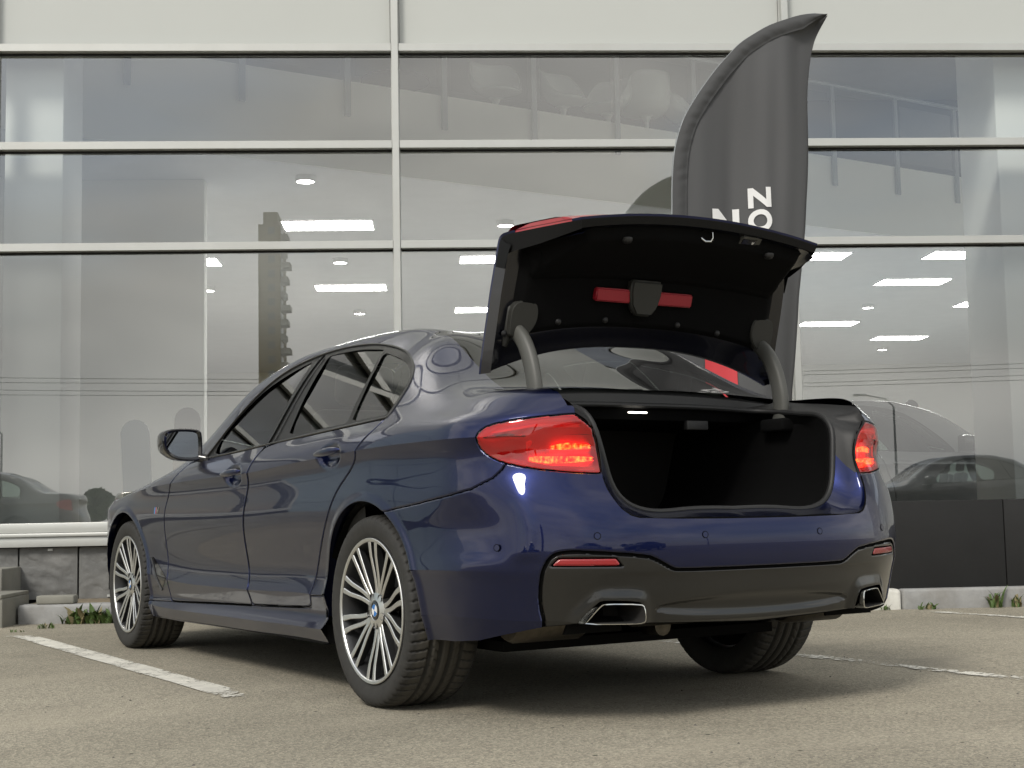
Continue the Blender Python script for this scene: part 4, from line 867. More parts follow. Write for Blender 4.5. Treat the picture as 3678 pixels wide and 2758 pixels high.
# exhaust tips: trapezoid tubes with a bright rim
def exhaust(s):
    out_=np.array([(-.643,.324),(-.632,.336),(-.594,.381),(-.580,.387),(-.474,.383),(-.463,.374),(-.460,.332),(-.468,.322),(-.50,.320)]); c=out_.mean(0)
    out_=chaikin(out_,1); n=len(out_); V=[];F=[];Mi=[]
    yof=lambda x:-.945-.075*((.64-abs(x))/.18)
    rings=[(1.0,0.10,0),(1.0,.004,0),(.985,-.002,0),(.90,-.003,0),(.85,.006,1),(.82,.14,1)]
    for sc,dy,_ in rings:
        for q in out_:
            p2=c+(q-c)*np.array([1-(1-sc)*.55,sc]) ; V.append((s*-p2[0]*-1 if False else (p2[0] if s==1 else -p2[0]),yof(q[0])+dy,p2[1]))
    for k in range(len(rings)-1):
        for j in range(n): F.append((k*n+j,k*n+(j+1)%n,(k+1)*n+(j+1)%n,(k+1)*n+j)); Mi.append(1 if k>=3 else 0)
    F.append(tuple((len(rings)-1)*n+j for j in range(n))); Mi.append(1)
    o=pobj('exhaust_tip',V,F,['chrome','soot'],car,smooth=True,mi=Mi); o.data.set_sharp_from_angle(angle=math.radians(35)); return o
for s in (1,-1): exhaust(s)
# dark backing behind the exhaust cut-outs and closing the bumper from below
for s in (1,-1):
    B=MB(); G=[]
    for sv in np.linspace(-.50,-1.80,44):
        zb=float(ZB(np.array(sv))); q=skin_at(sv,zb); G.append([(s*q[0],q[1]+.003,q[2]),(s*q[0]*.985,q[1]+.03,zb+.004),(s*q[0]*.97,q[1]+.10,zb+.02),(s*q[0]*.9,-.60,.33)])
    B.grid(np.array(G)); B.build('bumper_undertray','liner_dark',bumper)
    B=MB(); B.prism([(-.66,.29),(-.60,.41),(-.44,.41),(-.44,.29)],'y',-.86,-.85); o=B.build('exhaust_shroud','liner_dark',bumper); 
    if s==-1: o.data.transform(Matrix.Scale(-1,4,(1,0,0)))
# parking sensors
for sv,z,sx in ((-1.104,.593,1),(-.786,.562,1),(-1.477,.589,1),(-1.477,.589,-1),(-1.104,.593,-1)):
    q=skin_at(sv,z); q2=skin_at(sv-.01,z); q3=skin_at(sv,z+.01); nn=np.cross(q2-q,q3-q); nn/=np.linalg.norm(nn)
    if nn[1]>0 and abs(nn[1])>abs(nn[0]): nn=-nn
    if nn[0]>0 and abs(nn[0])>abs(nn[1]): nn=-nn
    B=MB(); B.lathe([(0.0005,.0005),(.0092,.0005)],20,'z',m=0); B.lathe([(.0093,.0006),(.0114,.0006)],20,'z',m=1)
    o=B.build('parking_sensor',['paint','gap'],bumper,smooth=True); mw=Vector(nn).to_track_quat('Z','Y').to_matrix().to_4x4(); mw.translation=Vector(q)+Vector(nn)*.0008
    o.data.transform(mw)
    if sx==-1: o.data.transform(Matrix.Scale(-1,4,(1,0,0))); o.data.flip_normals()
# ---------------------------------------------------------- tail lamps
for s in (1,-1):
    t=lamp if s==1 else lamp.mirrored()
    tl=mobj('tail_light',tri_mesh('tail_light',t.P,t.T,t.N,['lens_red']),car)
    h=TM(lamp.P-lamp.N*(.003+.024*smooth(f_lamp(lamp)/.035))[:,None],lamp.N,lamp.S,lamp.T); h=h if s==1 else h.mirrored()
    mobj('lamp_housing',tri_mesh('lamp_housing',h.P,h.T,h.N,['lamp_housing']),tl)
    def strip(name,path,hh,inset,m,taper=True,seg=1):
        for k in range(seg):
            G=[]; a=np.array(path,float); tt=np.linspace(k/seg+(.010 if seg>1 else 0),(k+1)/seg-(.010 if seg>1 else 0),max(4,18//seg)); L_=np.linspace(0,1,len(a))
            for u in tt:
                sv=np.interp(u,L_,a[:,0]); z=np.interp(u,L_,a[:,1]); row=[]
                e=hh*(1-.55*abs(2*u-1)**3 if taper else 1)
                for dz in (-e,0,e):
                    q=skin_at(sv,z+dz); q2=skin_at(sv-.01,z+dz); q3=skin_at(sv,z+dz+.01); nn=np.cross(q2-q,q3-q); nn/=np.linalg.norm(nn)
                    if nn[0]*1+nn[1]*1>0: nn=-nn
                    q=q-nn*(inset+(.006 if dz==0 else 0)); row.append((s*q[0],q[1],q[2]))
                G.append(row)
            B=MB(); B.grid(np.array(G)); B.build(name,m,tl,smooth=True)
    strip('light_bar',[(-.925,.836),(-1.00,.832),(-1.142,.834)],.0105,.012,'lamp_glow')
    strip('light_bar',[(-1.005,.868),(-1.07,.873),(-1.138,.870)],.0095,.012,'lamp_glow')
    strip('light_bar',[(-.922,.852),(-.925,.875),(-.945,.885)],.010,.014,'lamp_glow_soft')
    strip('light_guide',[(-.80,.925),(-.95,.945),(-1.10,.935)],.010,.010,'lamp_glow_soft')
    strip('light_guide',[(-.86,.835),(-1.0,.808),(-1.14,.803)],.006,.008,'lamp_glow_soft')
    strip('chrome_blade',[(-.77,.905),(-.86,.912),(-.93,.905)],.006,.008,'chrome')
# ---------------------------------------------------------- boot: shelf round the opening, seal, lining
SEAL=[(0,-.90,.668),(.20,-.898,.668),(.387,-.893,.674),(.441,-.885,.702),(.475,-.876,.75),(.492,-.868,.81),(.508,-.857,.89),(.520,-.84,.95),(.525,-.80,.990),(.530,-.70,1.012),(.535,-.55,1.030),(.50,-.47,1.038),(.35,-.44,1.046),(0,-.43,1.050)]
def cat(P,n):
    P=np.array(P,float); d=np.r_[0,np.cumsum(np.linalg.norm(np.diff(P,axis=0),axis=1))]; return np.stack([ncs(d,P[:,k])(np.linspace(0,d[-1],n)) for k in range(3)],1)
half=cat(SEAL,60); 
loop=np.vstack([half,(half*[-1,1,1])[::-1][1:-1]])
B=MB(); B.tube(loop,.0105,10,closed=True); B.build('boot_seal','rubber',car,smooth=True)
# outer edge of the opening on the skin (half, x>0), matched to the seal
edge=[]
for (sv,z) in OPEN[:18][::-1]:
    if sv<-1.79: q=skin_at(-1.79,z)
    else: q=skin_at(sv,z)
    edge.append((-q[0],q[1],q[2]))
edge[0]=(0,edge[0][1],edge[0][2])
edge+= [(.640,-.80,1.038),(.640,-.70,1.050),(.640,-.55,1.066),(.636,-.44,1.082)]
edge_top=[(.50,-.428,1.090),(.30,-.424,1.094),(0,-.422,1.096)]
eh=cat(edge,90)
def near_on(P,Q):  # for each P the matching arc fraction on Q
    return Q[np.round(np.linspace(0,len(Q)-1,len(P))).astype(int)]
hs=half[:48]; hsr=np.stack([np.interp(np.linspace(0,1,90),np.linspace(0,1,48),hs[:,k]) for k in range(3)],1)
IB=int(np.argmax(eh[:,2]>.784))
for s in (1,-1):
    B=MB(); B.tube([(s*q[0],q[1]+.004,q[2]+.003) for q in eh[:IB]],.0028,6); B.build('panel_gap','gap',body)
    paint_G=[];blk_G=[]
    for i in range(90):
        a=eh[i].copy(); b=hsr[i].copy(); row=[]
        for t in (0,.04,.12,.5,.9,1.0):
            q=a+(b-a)*t
            if t in (.04,.12): q=q+np.array([0,.010 if a[1]<-.88 else 0,-.006*(t>.1)])
            if t==.5: q[2]-=.012
            row.append((s*q[0],q[1],q[2]))
        (paint_G if i<=IB else blk_G).append(row)
        if i==IB: blk_G.append(row)
    B=MB(); B.grid(np.array(paint_G)); B.build('opening_flange','paint',car,smooth=True)
    B=MB(); B.grid(np.array(blk_G)); B.build('opening_gutter','black_plastic',car,smooth=True)
    # lamp-side filler behind the tail lamp's inner edge
    # carpet tub
tub=[]
for i,P in enumerate(loop):
    c=np.array([0,-.66,.86])
    p1=P+np.array([0,.015,0]); 
    w=np.clip(P[0],-1,1)
    deep=np.array([np.sign(P[0])*min(abs(P[0])*1.12,.56),min(P[1]+.10,-.40),np.clip(P[2],.60,1.03)-.03]); far=np.array([np.sign(P[0])*min(abs(P[0])*1.1,.54),.30,np.clip((P[2]-.66)*1.0+.60,.58,1.0)])
    tub.append([tuple(P),tuple(p1*[.985,1,1]),tuple(deep),tuple((deep+far)/2),tuple(far),(0,.31,.8)])
tub.append(tub[0]); B=MB(); B.grid(np.array(tub)); B.build('boot_lining','carpet',car,smooth=True)
rbox('boot_lamp',(-.085,-.452,1.020),(-.005,-.440,1.0255),'boot_lamp',car,bevel=.002)
rbox('boot_handle_panel',(.20,-.425,.965),(.30,-.40,1.0),'black_plastic',car,bevel=.004)
# parcel-shelf edge and scuttle under the rear glass
B=MB(); G=[]
for x in np.linspace(-.62,.62,40):
    k=(x/.62)**2; G.append([(x,-.395-.0*k,1.112-.035*k),(x,-.415,1.098-.028*k),(x,-.425,1.092-.026*k),(x,-.43,1.066-.018*k),(x,-.432,1.052-.014*k)])
B.grid(np.array(G)); B.build('rear_cowl','black_plastic',car,smooth=True)
# ---------------------------------------------------------- boot lid (open)
lid=empty('boot_lid'); lid.parent=car
A0=np.array([0,-.345,1.15]); d1=np.array([0,-.288,.958]); n1=np.array([0,.958,.288]); d2=np.array([0,-.999,.03]); n2=np.array([0,.03,.999])
LD=.487; LR=.325; RB=.030
def lid_prof(t):
    """t in 0..1 over deck then drop face -> base point, outward normal (centre plane)"""
    L=LD+LR; l=t*L
    Bp=A0+d1*LD
    if l<LD-RB: return A0+d1*l,n1
    if l>LD+RB: return Bp+d2*(l-LD),n2
    k=(l-(LD-RB))/(2*RB); a=Bp-d1*RB; b=Bp+d2*RB
    P=(1-k)**2*a+2*k*(1-k)*Bp+k*k*b; n=n1*(1-smooth(k))+n2*smooth(k); return P,n/np.linalg.norm(n)
def lid_hw(t):
    l=t*(LD+LR); return float(np.interp(l,[0,.05,LD*.6,LD,LD+.06,LD+LR*.55,LD+LR],[.648,.650,.648,.640,.632,.585,.520]))
def lid_pt(u,t,dep=0,inset=0):
    """u in -1..1 across; front edge is drawn back in the middle"""
    hw=lid_hw(t)-inset; x=u*hw
    l=t*(LD+LR); pull=.118*(1-abs(u)**2.4)*max(0,1-l/(LD*.9))
    tt=(l+pull)/(LD+LR); P,n=lid_prof(min(tt,1))
    crown=(.020+.028*smooth((l-LD*.7)/.25))*(1-u*u)
    q=P+n*(crown-dep); q[0]=x; return q
us=np.linspace(-1,1,61); ts=np.linspace(0,1,70)
def lid_grid(us,ts,dep,inset=0): return np.array([[lid_pt(u,t,dep(u,t) if callable(dep) else dep,inset) for t in ts] for u in us])
B=MB(); B.grid(lid_grid(us,ts,0)); B.build('lid_outer_skin','paint',lid,smooth=True,auto=80)
DE=.052
rim=[(-1,t) for t in ts]+[(u,1) for u in us[1:]]+[(1,t) for t in ts[::-1][1:]]+[(u,0) for u in us[::-1][1:-1]]
def ring(d0,i0,d1_,i1,sel,name,m):
    runs=[];cur=[]
    for k,(u,t) in enumerate(rim+[rim[0]]):
        if sel(u,t): cur.append((u,t))
        else:
            if len(cur)>1: runs.append(cur)
            cur=[]
    if len(cur)>1: runs.append(cur)
    for r in runs:
        G=[]
        for u,t in r:
            def at(d,i):
                uu=u; tt_=t
                if t==1: tt_=1-i/(LD+LR)
                if t==0: tt_=i/(LD+LR)
                if 0<t<1: tt_=min(max(t,i/(LD+LR)),1-i/(LD+LR))
                return lid_pt(uu,tt_,d,i if abs(u)==1 else i*abs(u)**6)
            a,b=at(d0(t) if callable(d0) else d0,i0),at(d1_(t) if callable(d1_) else d1_,i1); G.append([a,a+(b-a)*.5,b])
        B=MB(); B.grid(np.array(G)); B.build(name,m,lid,smooth=True,auto=60)
side_low=lambda u,t:abs(u)==1 and t<.47
side_up=lambda u,t:abs(u)==1 and t>=.455
endC=lambda u,t:t==1; endA=lambda u,t:t==0
ring(0,0,.008,.002,lambda u,t:not(abs(u)==1 and .70<t<.95),'lid_hem','paint')
ring(lambda t:-.014*smooth(min((t-.68)/.10,(.97-t)/.06)),.004,.008,.002,lambda u,t:abs(u)==1 and .69<t<.96,'lid_lamp_edge','lens_solid_red')
ring(.008,.002,DE,.016,side_low,'lid_side','lid_frame')
ring(.008,.002,lambda t:float(np.interp(t,[.455,.62,.8,1],[.052,.072,.060,.034])),.012,side_up,'lid_side','lid_black')
ring(.008,.002,.034,.012,endC,'lid_lower_edge','lid_black')
ring(.008,.002,.022,.010,endA,'lid_front_edge','lid_frame')
# inner frame and carpet liner
def ddepth(u,t):
    e=.016; edge=min(1,(1-abs(u))/.10)*min(1,(1-t)/.05)*min(1,t/.05)
    l=t*(LD+LR)
    return .022+.0*e
def frame_dep(u,t):
    l=t*(LD+LR); a=smooth((1-abs(u))/.05); 
    base=np.interp(l,[0,.05,.12,LD*.8,LD,LD+.10,LD+LR],[.022,.03,.045,.055,.062,.055,.034]); return DE*(1-a)+base*a if l>.04 else base
B=MB(); B.grid(lid_grid(np.linspace(-1,1,61),np.linspace(.012,.985,70),frame_dep,inset=.016)); fr=B.build('lid_inner_frame','lid_frame',lid,smooth=True,auto=70)
lin_t=np.linspace(.135,.955,80); lin_u=np.linspace(-.90,.90,81)
def liner_dep(u,t):
    l=t*(LD+LR); e=smooth((.90-abs(u))/.06)*smooth((t-.135)/.035)*smooth((.955-t)/.02)
    thick=np.interp(l,[.10,.2,LD*.72,LD*.92,LD+.02,LD+.10,LD+.26,LD+LR],[.022,.026,.030,.060,.105,.085,.045,.012])
    return frame_dep(u*.98,t)-.002+thick*e
B=MB(); B.grid(lid_grid(lin_u,lin_t,liner_dep)); liner=B.build('lid_liner','carpet',lid,smooth=True,auto=80)
def lid_place(x,l,dep):
    t=l/(LD+LR); u=x/lid_hw(t)
    # undo the front-edge pull
    for _ in range(6):
        pull=.118*(1-abs(u)**2.4)*max(0,1-(t*(LD+LR))/(LD*.9)); t=(l-pull)/(LD+LR)
    P=lid_pt(u,t,dep); P0,n=lid_prof(l/(LD+LR)); return P,n,liner_dep(u,t)
def on_liner(name,x,l,m,build,out=0.0,tilt=0,ty=0):
    P,n,ld=lid_place(x,l,0); t=l/(LD+LR); d=d1 if l<LD else d2
    P=P-n*(ld+out); X=Vector((1,0,0)); Z=Vector(-n); Yv=Z.cross(X)
    mw=Matrix((( X[0],Yv[0],Z[0],P[0]),(X[1],Yv[1],Z[1],P[1]),(X[2],Yv[2],Z[2],P[2]),(0,0,0,1)))
    B=MB(); build(B); o=B.build(name,m,lid,smooth=True,auto=40,bevel=0); o.data.transform(mw@Matrix.Rotation(tilt,4,'X')@Matrix.Translation((0,ty,0))); return o
knob=lambda B:B.lathe([(.0115,-.004),(.0115,.003),(.009,.007),(.004,.009),(.0003,.0095)],20,'z')
for x,l in ((-.389,.208),(-.187,.225),(.140,.224),(.330,.204)): on_liner('trim_clip',x,l,'black_plastic',knob)
kn2=lambda B:B.lathe([(.019,-.004),(.019,.004),(.014,.012),(.005,.015),(.0003,.0155)],20,'z')
for x in (-.30,.33): on_liner('trim_clip',x,LD+.27,'black_plastic',kn2)
# warning-triangle case with its holder (Y axis of the local frame runs down the lid)
def case(B):
    B.box((-.215,-.024,-.002),(.215,.024,.024)); 
o=on_liner('warning_triangle_case',-.045,.318,'case_red',case); 
bm=bmesh.new(); bm.from_mesh(o.data); bmesh.ops.bevel(bm,geom=list(bm.edges),offset=.005,segments=2,affect='EDGES'); bm.to_mesh(o.data); bm.free()
o2=on_liner('case_holder',-.050,.318,'holder_grey',lambda B:B.prism([(-.068,.062),(.068,.062),(.070,.02),(.060,-.030),(.034,-.066),(-.034,-.066),(-.060,-.030),(-.070,.02)],'z',-.002,.036))
bm=bmesh.new(); bm.from_mesh(o2.data); bmesh.ops.bevel(bm,geom=list(bm.edges),offset=.008,segments=3,affect='EDGES'); bm.to_mesh(o2.data); bm.free()
TILT=-.62
# latch loop, push-button plate
on_liner('lid_latch',.035,LD+.285,'chrome',lambda B:B.tube([(-.014,-.012,-.005),(-.016,-.010,.022),(-.006,.0,.034),(.012,.006,.034),(.018,.010,.022),(.018,.010,-.005)],.0035,8))
on_liner('latch_pocket',.030,LD+.285,'gap',lambda B:B.prism([(-.026,-.02),(.022,-.02),(.026,.018),(-.02,.018)],'z',-.003,.002))
bp_=on_liner('close_button_plate',.232,LD+.283,'arm_plastic',lambda B:B.prism([(-.042,.022),(.042,.022),(.048,-.022),(-.048,-.022)],'z',-.014,.008),tilt=TILT)
on_liner('close_button',.225,LD+.283,'gloss_black',lambda B:B.box((-.032,-.010,.004),(.032,.012,.011)),tilt=TILT)
for dx,pl in ((-.014,[(-.012,-.003),(-.008,.001),(-.003,.005),(.005,.005),(.009,.001),(.012,0),(.012,-.003)]),(.016,[(-.005,-.004),(-.005,.002),(-.003,.006),(.003,.006),(.005,.002),(.005,-.004)])):
    on_liner('button_symbol',.225+dx,LD+.283,'print_white',lambda B,pl=pl:B.prism([(a,-b) for a,b in pl],'z',.011,.0118),tilt=TILT)
# hinge covers and gooseneck arms
for s in (1,-1):
    hc=on_liner('hinge_cover',s*-.545,.205,'holder_grey',lambda B,s=s:B.prism([(a*s*.80,-b*.80) for a,b in chaikin([(-.060,-.085),(.060,-.085),(.078,-.05),(.078,.0),(.050,.050),(.015,.072),(-.055,.072),(-.060,.05)],2)],'z',-.05,.006))
    bm=bmesh.new(); bm.from_mesh(hc.data); bmesh.ops.bevel(bm,geom=[e for e in bm.edges if e.calc_face_angle(0)>1],offset=.004,segments=2,affect='EDGES'); bm.to_mesh(hc.data); bm.free()
    on_liner('hinge_cover_roll',s*-.583,.185,'holder_grey',lambda B:B.tube([(0,.075,-.004),(0,.06,.0),(0,-.05,.0),(0,-.075,-.004)],[.004,.014,.015,.010],14))
    on_liner('cover_screw',s*-.600,.155,'black_plastic',lambda B:B.lathe([(.011,0),(.011,.004),(.006,.008),(.0003,.009)],18,'z'),out=.010)
    path=np.array([(-.40,1.315),(-.430,1.300),(-.468,1.272),(-.505,1.225),(-.532,1.165),(-.548,1.105),(-.552,1.055),(-.548,1.012),(-.540,.985)])
    pp=np.stack([ncs(np.arange(len(path)),path[:,k])(np.linspace(0,len(path)-1,50)) for k in (0,1)],1)
    tg=np.gradient(pp,axis=0); tg/=np.linalg.norm(tg,axis=1,keepdims=True); nn=np.stack([-tg[:,1],tg[:,0]],1)
    B=MB(); V=[];n_=len(pp)
    sec=chaikin(chaikin([(-.021,-.034),(.021,-.034),(.021,.034),(-.021,.034)],1)*[1,1],1); m_=len(sec); F=[]
    for i in range(n_):
        wd=np.interp(i/(n_-1),[0,.15,.5,1],[.55,.85,1,1])
        for a,b in sec: V.append((s*-.55+a,pp[i,0]+nn[i,0]*b*wd,pp[i,1]+nn[i,1]*b*wd))
    for i in range(n_-1):
        for j in range(m_): F.append((i*m_+j,i*m_+(j+1)%m_,(i+1)*m_+(j+1)%m_,(i+1)*m_+j))
    F+=[tuple(range(m_)),tuple((n_-1)*m_+j for j in range(m_))]
    B.add(V,F); B.build('hinge_arm','arm_plastic',car,smooth=True,auto=50)
for s in (1,-1): rbox('hinge_pocket',(s*.55-.045,-.605,.955),(s*.55+.045,-.475,1.004),'carpet',car,bevel=.012)
# the part of the tail lamps carried on the lid
for s in (1,-1):
    B=MB(); B.grid(np.array([[np.array([s*abs(q[0]),q[1],q[2]]) for q in [lid_pt(u,t,-.016*smooth(min((u-.60)/.06,(1.02-u)/.02,(t-.66)/.03,(.93-t)/.03))) for t in np.linspace(.66,.93,14)]] for u in np.linspace(.60,1.0,16)])); B.build('lid_lamp','lens_solid_red' if 'lens_solid_red' in MATS else 'case_red',lid,smooth=True)
# ---------------------------------------------------------- door handles
for i,(dr,hy,hz) in enumerate(((dfs,1.345,.856),(drs,.315,.897))):
    for k,s in enumerate((1,-1)):
        G=[]
        for u in np.linspace(0,1,26):
            y=hy-.118+.236*u; q=skin_at(y,hz+.010); e=math.sin(math.pi*min(max(u,.001),.999))**.38
            ht=.0165*(.62+.38*smooth((1-u)*1.2))*e+.0006; out_=.030*e**1.2
            row=[]
            for a in np.linspace(0,2*math.pi,17):
                row.append((s*(q[0]-.004-out_*.62-(.0125*e+.0004)*math.cos(a)),y,hz+.012-.010*(u-.5)+ht*math.sin(a)))
            G.append(row)
        B=MB(); B.grid(np.array(G)); B.build('door_handle','paint',dr[k],smooth=True,auto=80)
# ---------------------------------------------------------- wing mirrors
for s in (1,-1):
    # outline of the housing seen from behind (x outward, z)
    outl=chaikin([(.865,.962),(.872,.948),(.93,.945),(1.0,.952),(1.045,.985),(1.058,1.02),(1.058,1.065),(1.045,1.086),(1.0,1.096),(.93,1.098),(.880,1.093),(.866,1.07)],2); c=outl.mean(0)
    rings=[(.80,-.006,1.895),(.93,0,1.888),(1.0,.0,1.893),(1.02,0,1.92),(.99,0,1.97),(.88,0,2.015),(.60,0,2.045),(.1,0,2.055)]
    V=[];F=[];n_=len(outl)
    for sc,_,y in rings:
        for q in outl: p2=c+(q-c)*sc; V.append((-s*p2[0],y,p2[1]))
    Mi=[]
    for k in range(len(rings)-1):
        for j in range(n_): F.append((k*n_+j,k*n_+(j+1)%n_,(k+1)*n_+(j+1)%n_,(k+1)*n_+j)); Mi.append(0 if k<3 else 1)
    F.append(tuple((len(rings)-1)*n_+j for j in range(n_))); Mi.append(1)
    mr_=pobj('wing_mirror',V,F,['gloss_black','gloss_black'],car,smooth=True,mi=Mi); mr_.data.set_sharp_from_angle(angle=math.radians(40))
    pobj('mirror_face',[(-s*(c+(q-c)*.80)[0],1.896+.012*(abs((c+(q-c)*.8)[0])-.96),(c+(q-c)*.80)[1]) for q in outl],[tuple(range(n_))],'mirror_glass',mr_)
    pobj('mirror_backing',[(-s*(c+(q-c)*.82)[0],1.906,(c+(q-c)*.82)[1]) for q in outl],[tuple(range(n_))],'gloss_black',mr_)
    B=MB(); B.tube([(-s*.90,1.93,.965),(-s*.872,1.91,.962),(-s*.850,1.89,.955),(-s*.835,1.88,.95)],[.02,.022,.024,.024],12); B.build('mirror_foot','gloss_black',mr_,smooth=True)
    B=MB(); B.prism([(1.80,.955),(1.93,.950),(1.90,.93),(1.82,.935)],'x',-s*.868,-s*.862); B.build('mirror_base','black_plastic',mr_)
# ---------------------------------------------------------- air outlet behind the front wheel, wing emblem
for s in (1,-1):
    def sk(y,z,o): q=skin_at(y,z); return (s*(q[0]-o),q[1],q[2])
    poly=[(2.585,.485),(2.555,.487),(2.345,.385),(2.350,.325),(2.385,.318),(2.43,.335)]
    B=MB(); 
    G=[[sk(2.585+(2.43-2.585)*u+((2.555-2.585)+((2.345-2.43)-(2.555-2.585))*u)*v,.485+(.325-.485)*u+((.002)+((.06)-(.002))*u)*v,.0015) for v in np.linspace(0,1,8)] for u in np.linspace(0,1,16)]
    B.grid(np.array(G)); B.build('air_outlet','gloss_black',car,smooth=True)
    B=MB(); B.tube([sk(2.58+(2.425-2.58)*u,.484+(.324-.484)*u,.003) for u in np.linspace(0,1,12)],.0045,8); B.build('outlet_trim','gloss_black',car,smooth=True)
    # emblem: three slanted stripes and an M
    for k,(cm) in enumerate(('stripe_lightblue','badge_blue','stripe_red')):
        y0=2.475-.010*k; B=MB(); B.add([sk(y0,.705,.002),sk(y0-.008,.705,.002),sk(y0-.014,.737,.002),sk(y0-.006,.737,.002)],[(0,1,2,3)]); B.build('emblem_stripe',cm,car)
    yb=2.440; pl=[(0,0),(.006,0),(.009,.020),(.018,.004),(.027,.020),(.024,0),(.031,0),(.037,.032),(.029,.032),(.019,.014),(.010,.032),(.003,.032)]
    B=MB(); B.add([sk(yb-a,.705+b,.0025) for a,b in pl],[(0,1,2,11),(2,9,10,11),(2,3,9),(3,4,8,9),(4,5,6,7),(4,7,8)]); B.build('emblem_letter','chrome',car)
# ---------------------------------------------------------- cabin
B=MB(); B.box((-.78,.0,.24),(.78,2.4,.28)); B.build('cabin_floor','cabin',car)
def seat(name,x,y,w=.25,back=.64,rec=.22):
    e=rbox(name,(x-w,y-.02,.42),(x+w,y+.50,.58),'seat_leather',car,bevel=.05,seg=4)
    B=MB(); B.box((x-w*.96,0,0),(x+w*.96,.13,back)); o=B.build('backrest','seat_leather',e,bevel=.05,bseg=4,auto=50); o.data.transform(Matrix.Translation((0,y-.02,.50))@Matrix.Rotation(rec,4,'X'))
    B=MB(); B.box((x-.135,.02,back+.02),(x+.135,.12,back+.20)); o=B.build('headrest','seat_leather',e,bevel=.045,bseg=4,auto=50); o.data.transform(Matrix.Translation((0,y-.02,.50))@Matrix.Rotation(rec*.8,4,'X'))
    return e
seat('front_seat',-.38,1.22); seat('front_seat',.38,1.22)
e=rbox('rear_seat',(-.64,.30,.42),(.64,.82,.56),'seat_leather',car,bevel=.05,seg=4)
B=MB(); B.box((-.64,0,0),(.64,.14,.60)); o=B.build('rear_backrest','seat_leather',e,bevel=.05,bseg=4,auto=50); o.data.transform(Matrix.Translation((0,.26,.46))@Matrix.Rotation(.32,4,'X'))
for x in (-.36,.36): 
    o=rbox('rear_headrest',(x-.12,.045,1.00),(x+.12,.135,1.13),'seat_leather',e,bevel=.04,seg=4)
rbox('parcel_shelf',(-.60,-.385,1.02),(.60,.10,1.045),'cabin',car,bevel=.01)
B=MB(); B.prism([(2.10,.30),(2.05,.86),(1.80,.90),(1.72,.86),(1.75,.62),(1.90,.30)],'x',-.74,.74); B.build('dashboard','cabin',car,bevel=.02)
B=MB(); B.tube([(-.38+.185*math.cos(a),1.63+.05*math.sin(a),.83+.17*math.sin(a)) for a in np.linspace(0,2*math.pi,40)[:-1]],.016,10,closed=True); B.tube([(-.38,1.63,.83),(-.38,1.80,.78)],.05,12); B.tube([(-.55,1.63,.83),(-.21,1.63,.83)],.018,8); B.build('steering_wheel','gloss_black',car,smooth=True)
for s in (1,-1):
    for par,(y0,y1) in ((dfs,(1.16,2.15)),(drs,(.12,1.12))):
        B=MB(); G=[[(s*(skin_at(y,z)[0]+.055+.02*(z<.5)),y,z) for z in np.linspace(.32,.965,14)] for y in np.linspace(y0,y1,12)]; B.grid(np.array(G)); B.build('door_card','cabin',par[0 if s==1 else 1],smooth=True)
    B=MB(); G=[]
    for y in np.linspace(.45,1.35,16):
        e_=np.array(EXTRA['M']); wm=ncs(e_[:,0],e_[:,1])(y); zm=ncs(e_[:,0],e_[:,2])(y); zo=ncs(np.array(EXTRA['O'])[:,0],np.array(EXTRA['O'])[:,2])(y)
        G.append([(s*-(wm*f),y,zm-.03+(zo-zm)*(1-f*f)-.0) for f in np.linspace(0,1.0,8)])
    B.grid(np.array(G)); B.build('headlining','headliner',car,smooth=True)
# ---------------------------------------------------------- wheels
RT=.338; RL=.2552
def tyre_mesh():
    nseg=480; Wd=.1375
    prof=[]  # (x from outer -Wd to inner +Wd, r, tread coordinate or None)
    side=[(-.108,.236),(-.1175,.2485),(-.121,.2555),(-.126,.262),(-.1315,.275),(-.1355,.292),(-.1365,.303),(-.1345,.316),(-.1295,.3255)]
    for x,r in side: prof.append((x,r,0))
    xs=np.linspace(-.1225,.1225,56)
    for x in xs: prof.append((x,RT-.0085*(abs(x)/.1225)**4.5,1))
    for x,r in side[::-1]: prof.append((-x,r,0))
    pr=np.array(prof); th=np.linspace(0,2*math.pi,nseg,endpoint=False)
    X=np.repeat(pr[None,:,0],nseg,0); R=np.repeat(pr[None,:,1],nseg,0); TR=np.repeat(pr[None,:,2],nseg,0)>.5; TH=np.repeat(th[:,None],len(pr),1)
    g=np.zeros_like(R)
    for gx,gw in ((-.058,.0085),(-.018,.009),(.022,.009),(.062,.0085)): g=np.maximum(g,np.clip((gw-np.abs(X-gx))/.003,0,1))
    ph=(TH*60/(2*math.pi))
    sl=np.where(X<-.062,ph+ (X+.09)*6,np.where(X>.066,ph-(X-.09)*6+.5,ph+np.abs(X)*26))
    fr=np.abs((sl%1)-.5)*2
    lat=np.clip((fr-.80)/.10,0,1)*np.where(np.abs(X)>.066,1,np.where(np.abs(X)>.028,.7*((X*400%8)<5.5),0))
    g=np.maximum(g,lat)
    R=R-np.where(TR,.0095*g,0)
    # shoulder notches run onto the side wall; fine ribs on the wall
    R=R-np.where((~TR)&(pr[None,:,1]>.312),.003*np.clip((fr-.80)/.1,0,1),0)
    V=np.stack([X,R*np.cos(TH),R*np.sin(TH)],2).reshape(-1,3); k=len(pr)
    i=np.arange(nseg)[:,None]; j=np.arange(k-1)[None,:]; i2=(i+1)%nseg
    F=np.stack([i*k+j,i2*k+j,i2*k+j+1,i*k+j+1],2).reshape(-1,4)
    return tri_mesh('tyre',V,F[:,::-1],None,['tyre'])
ME_TYRE=tyre_mesh()
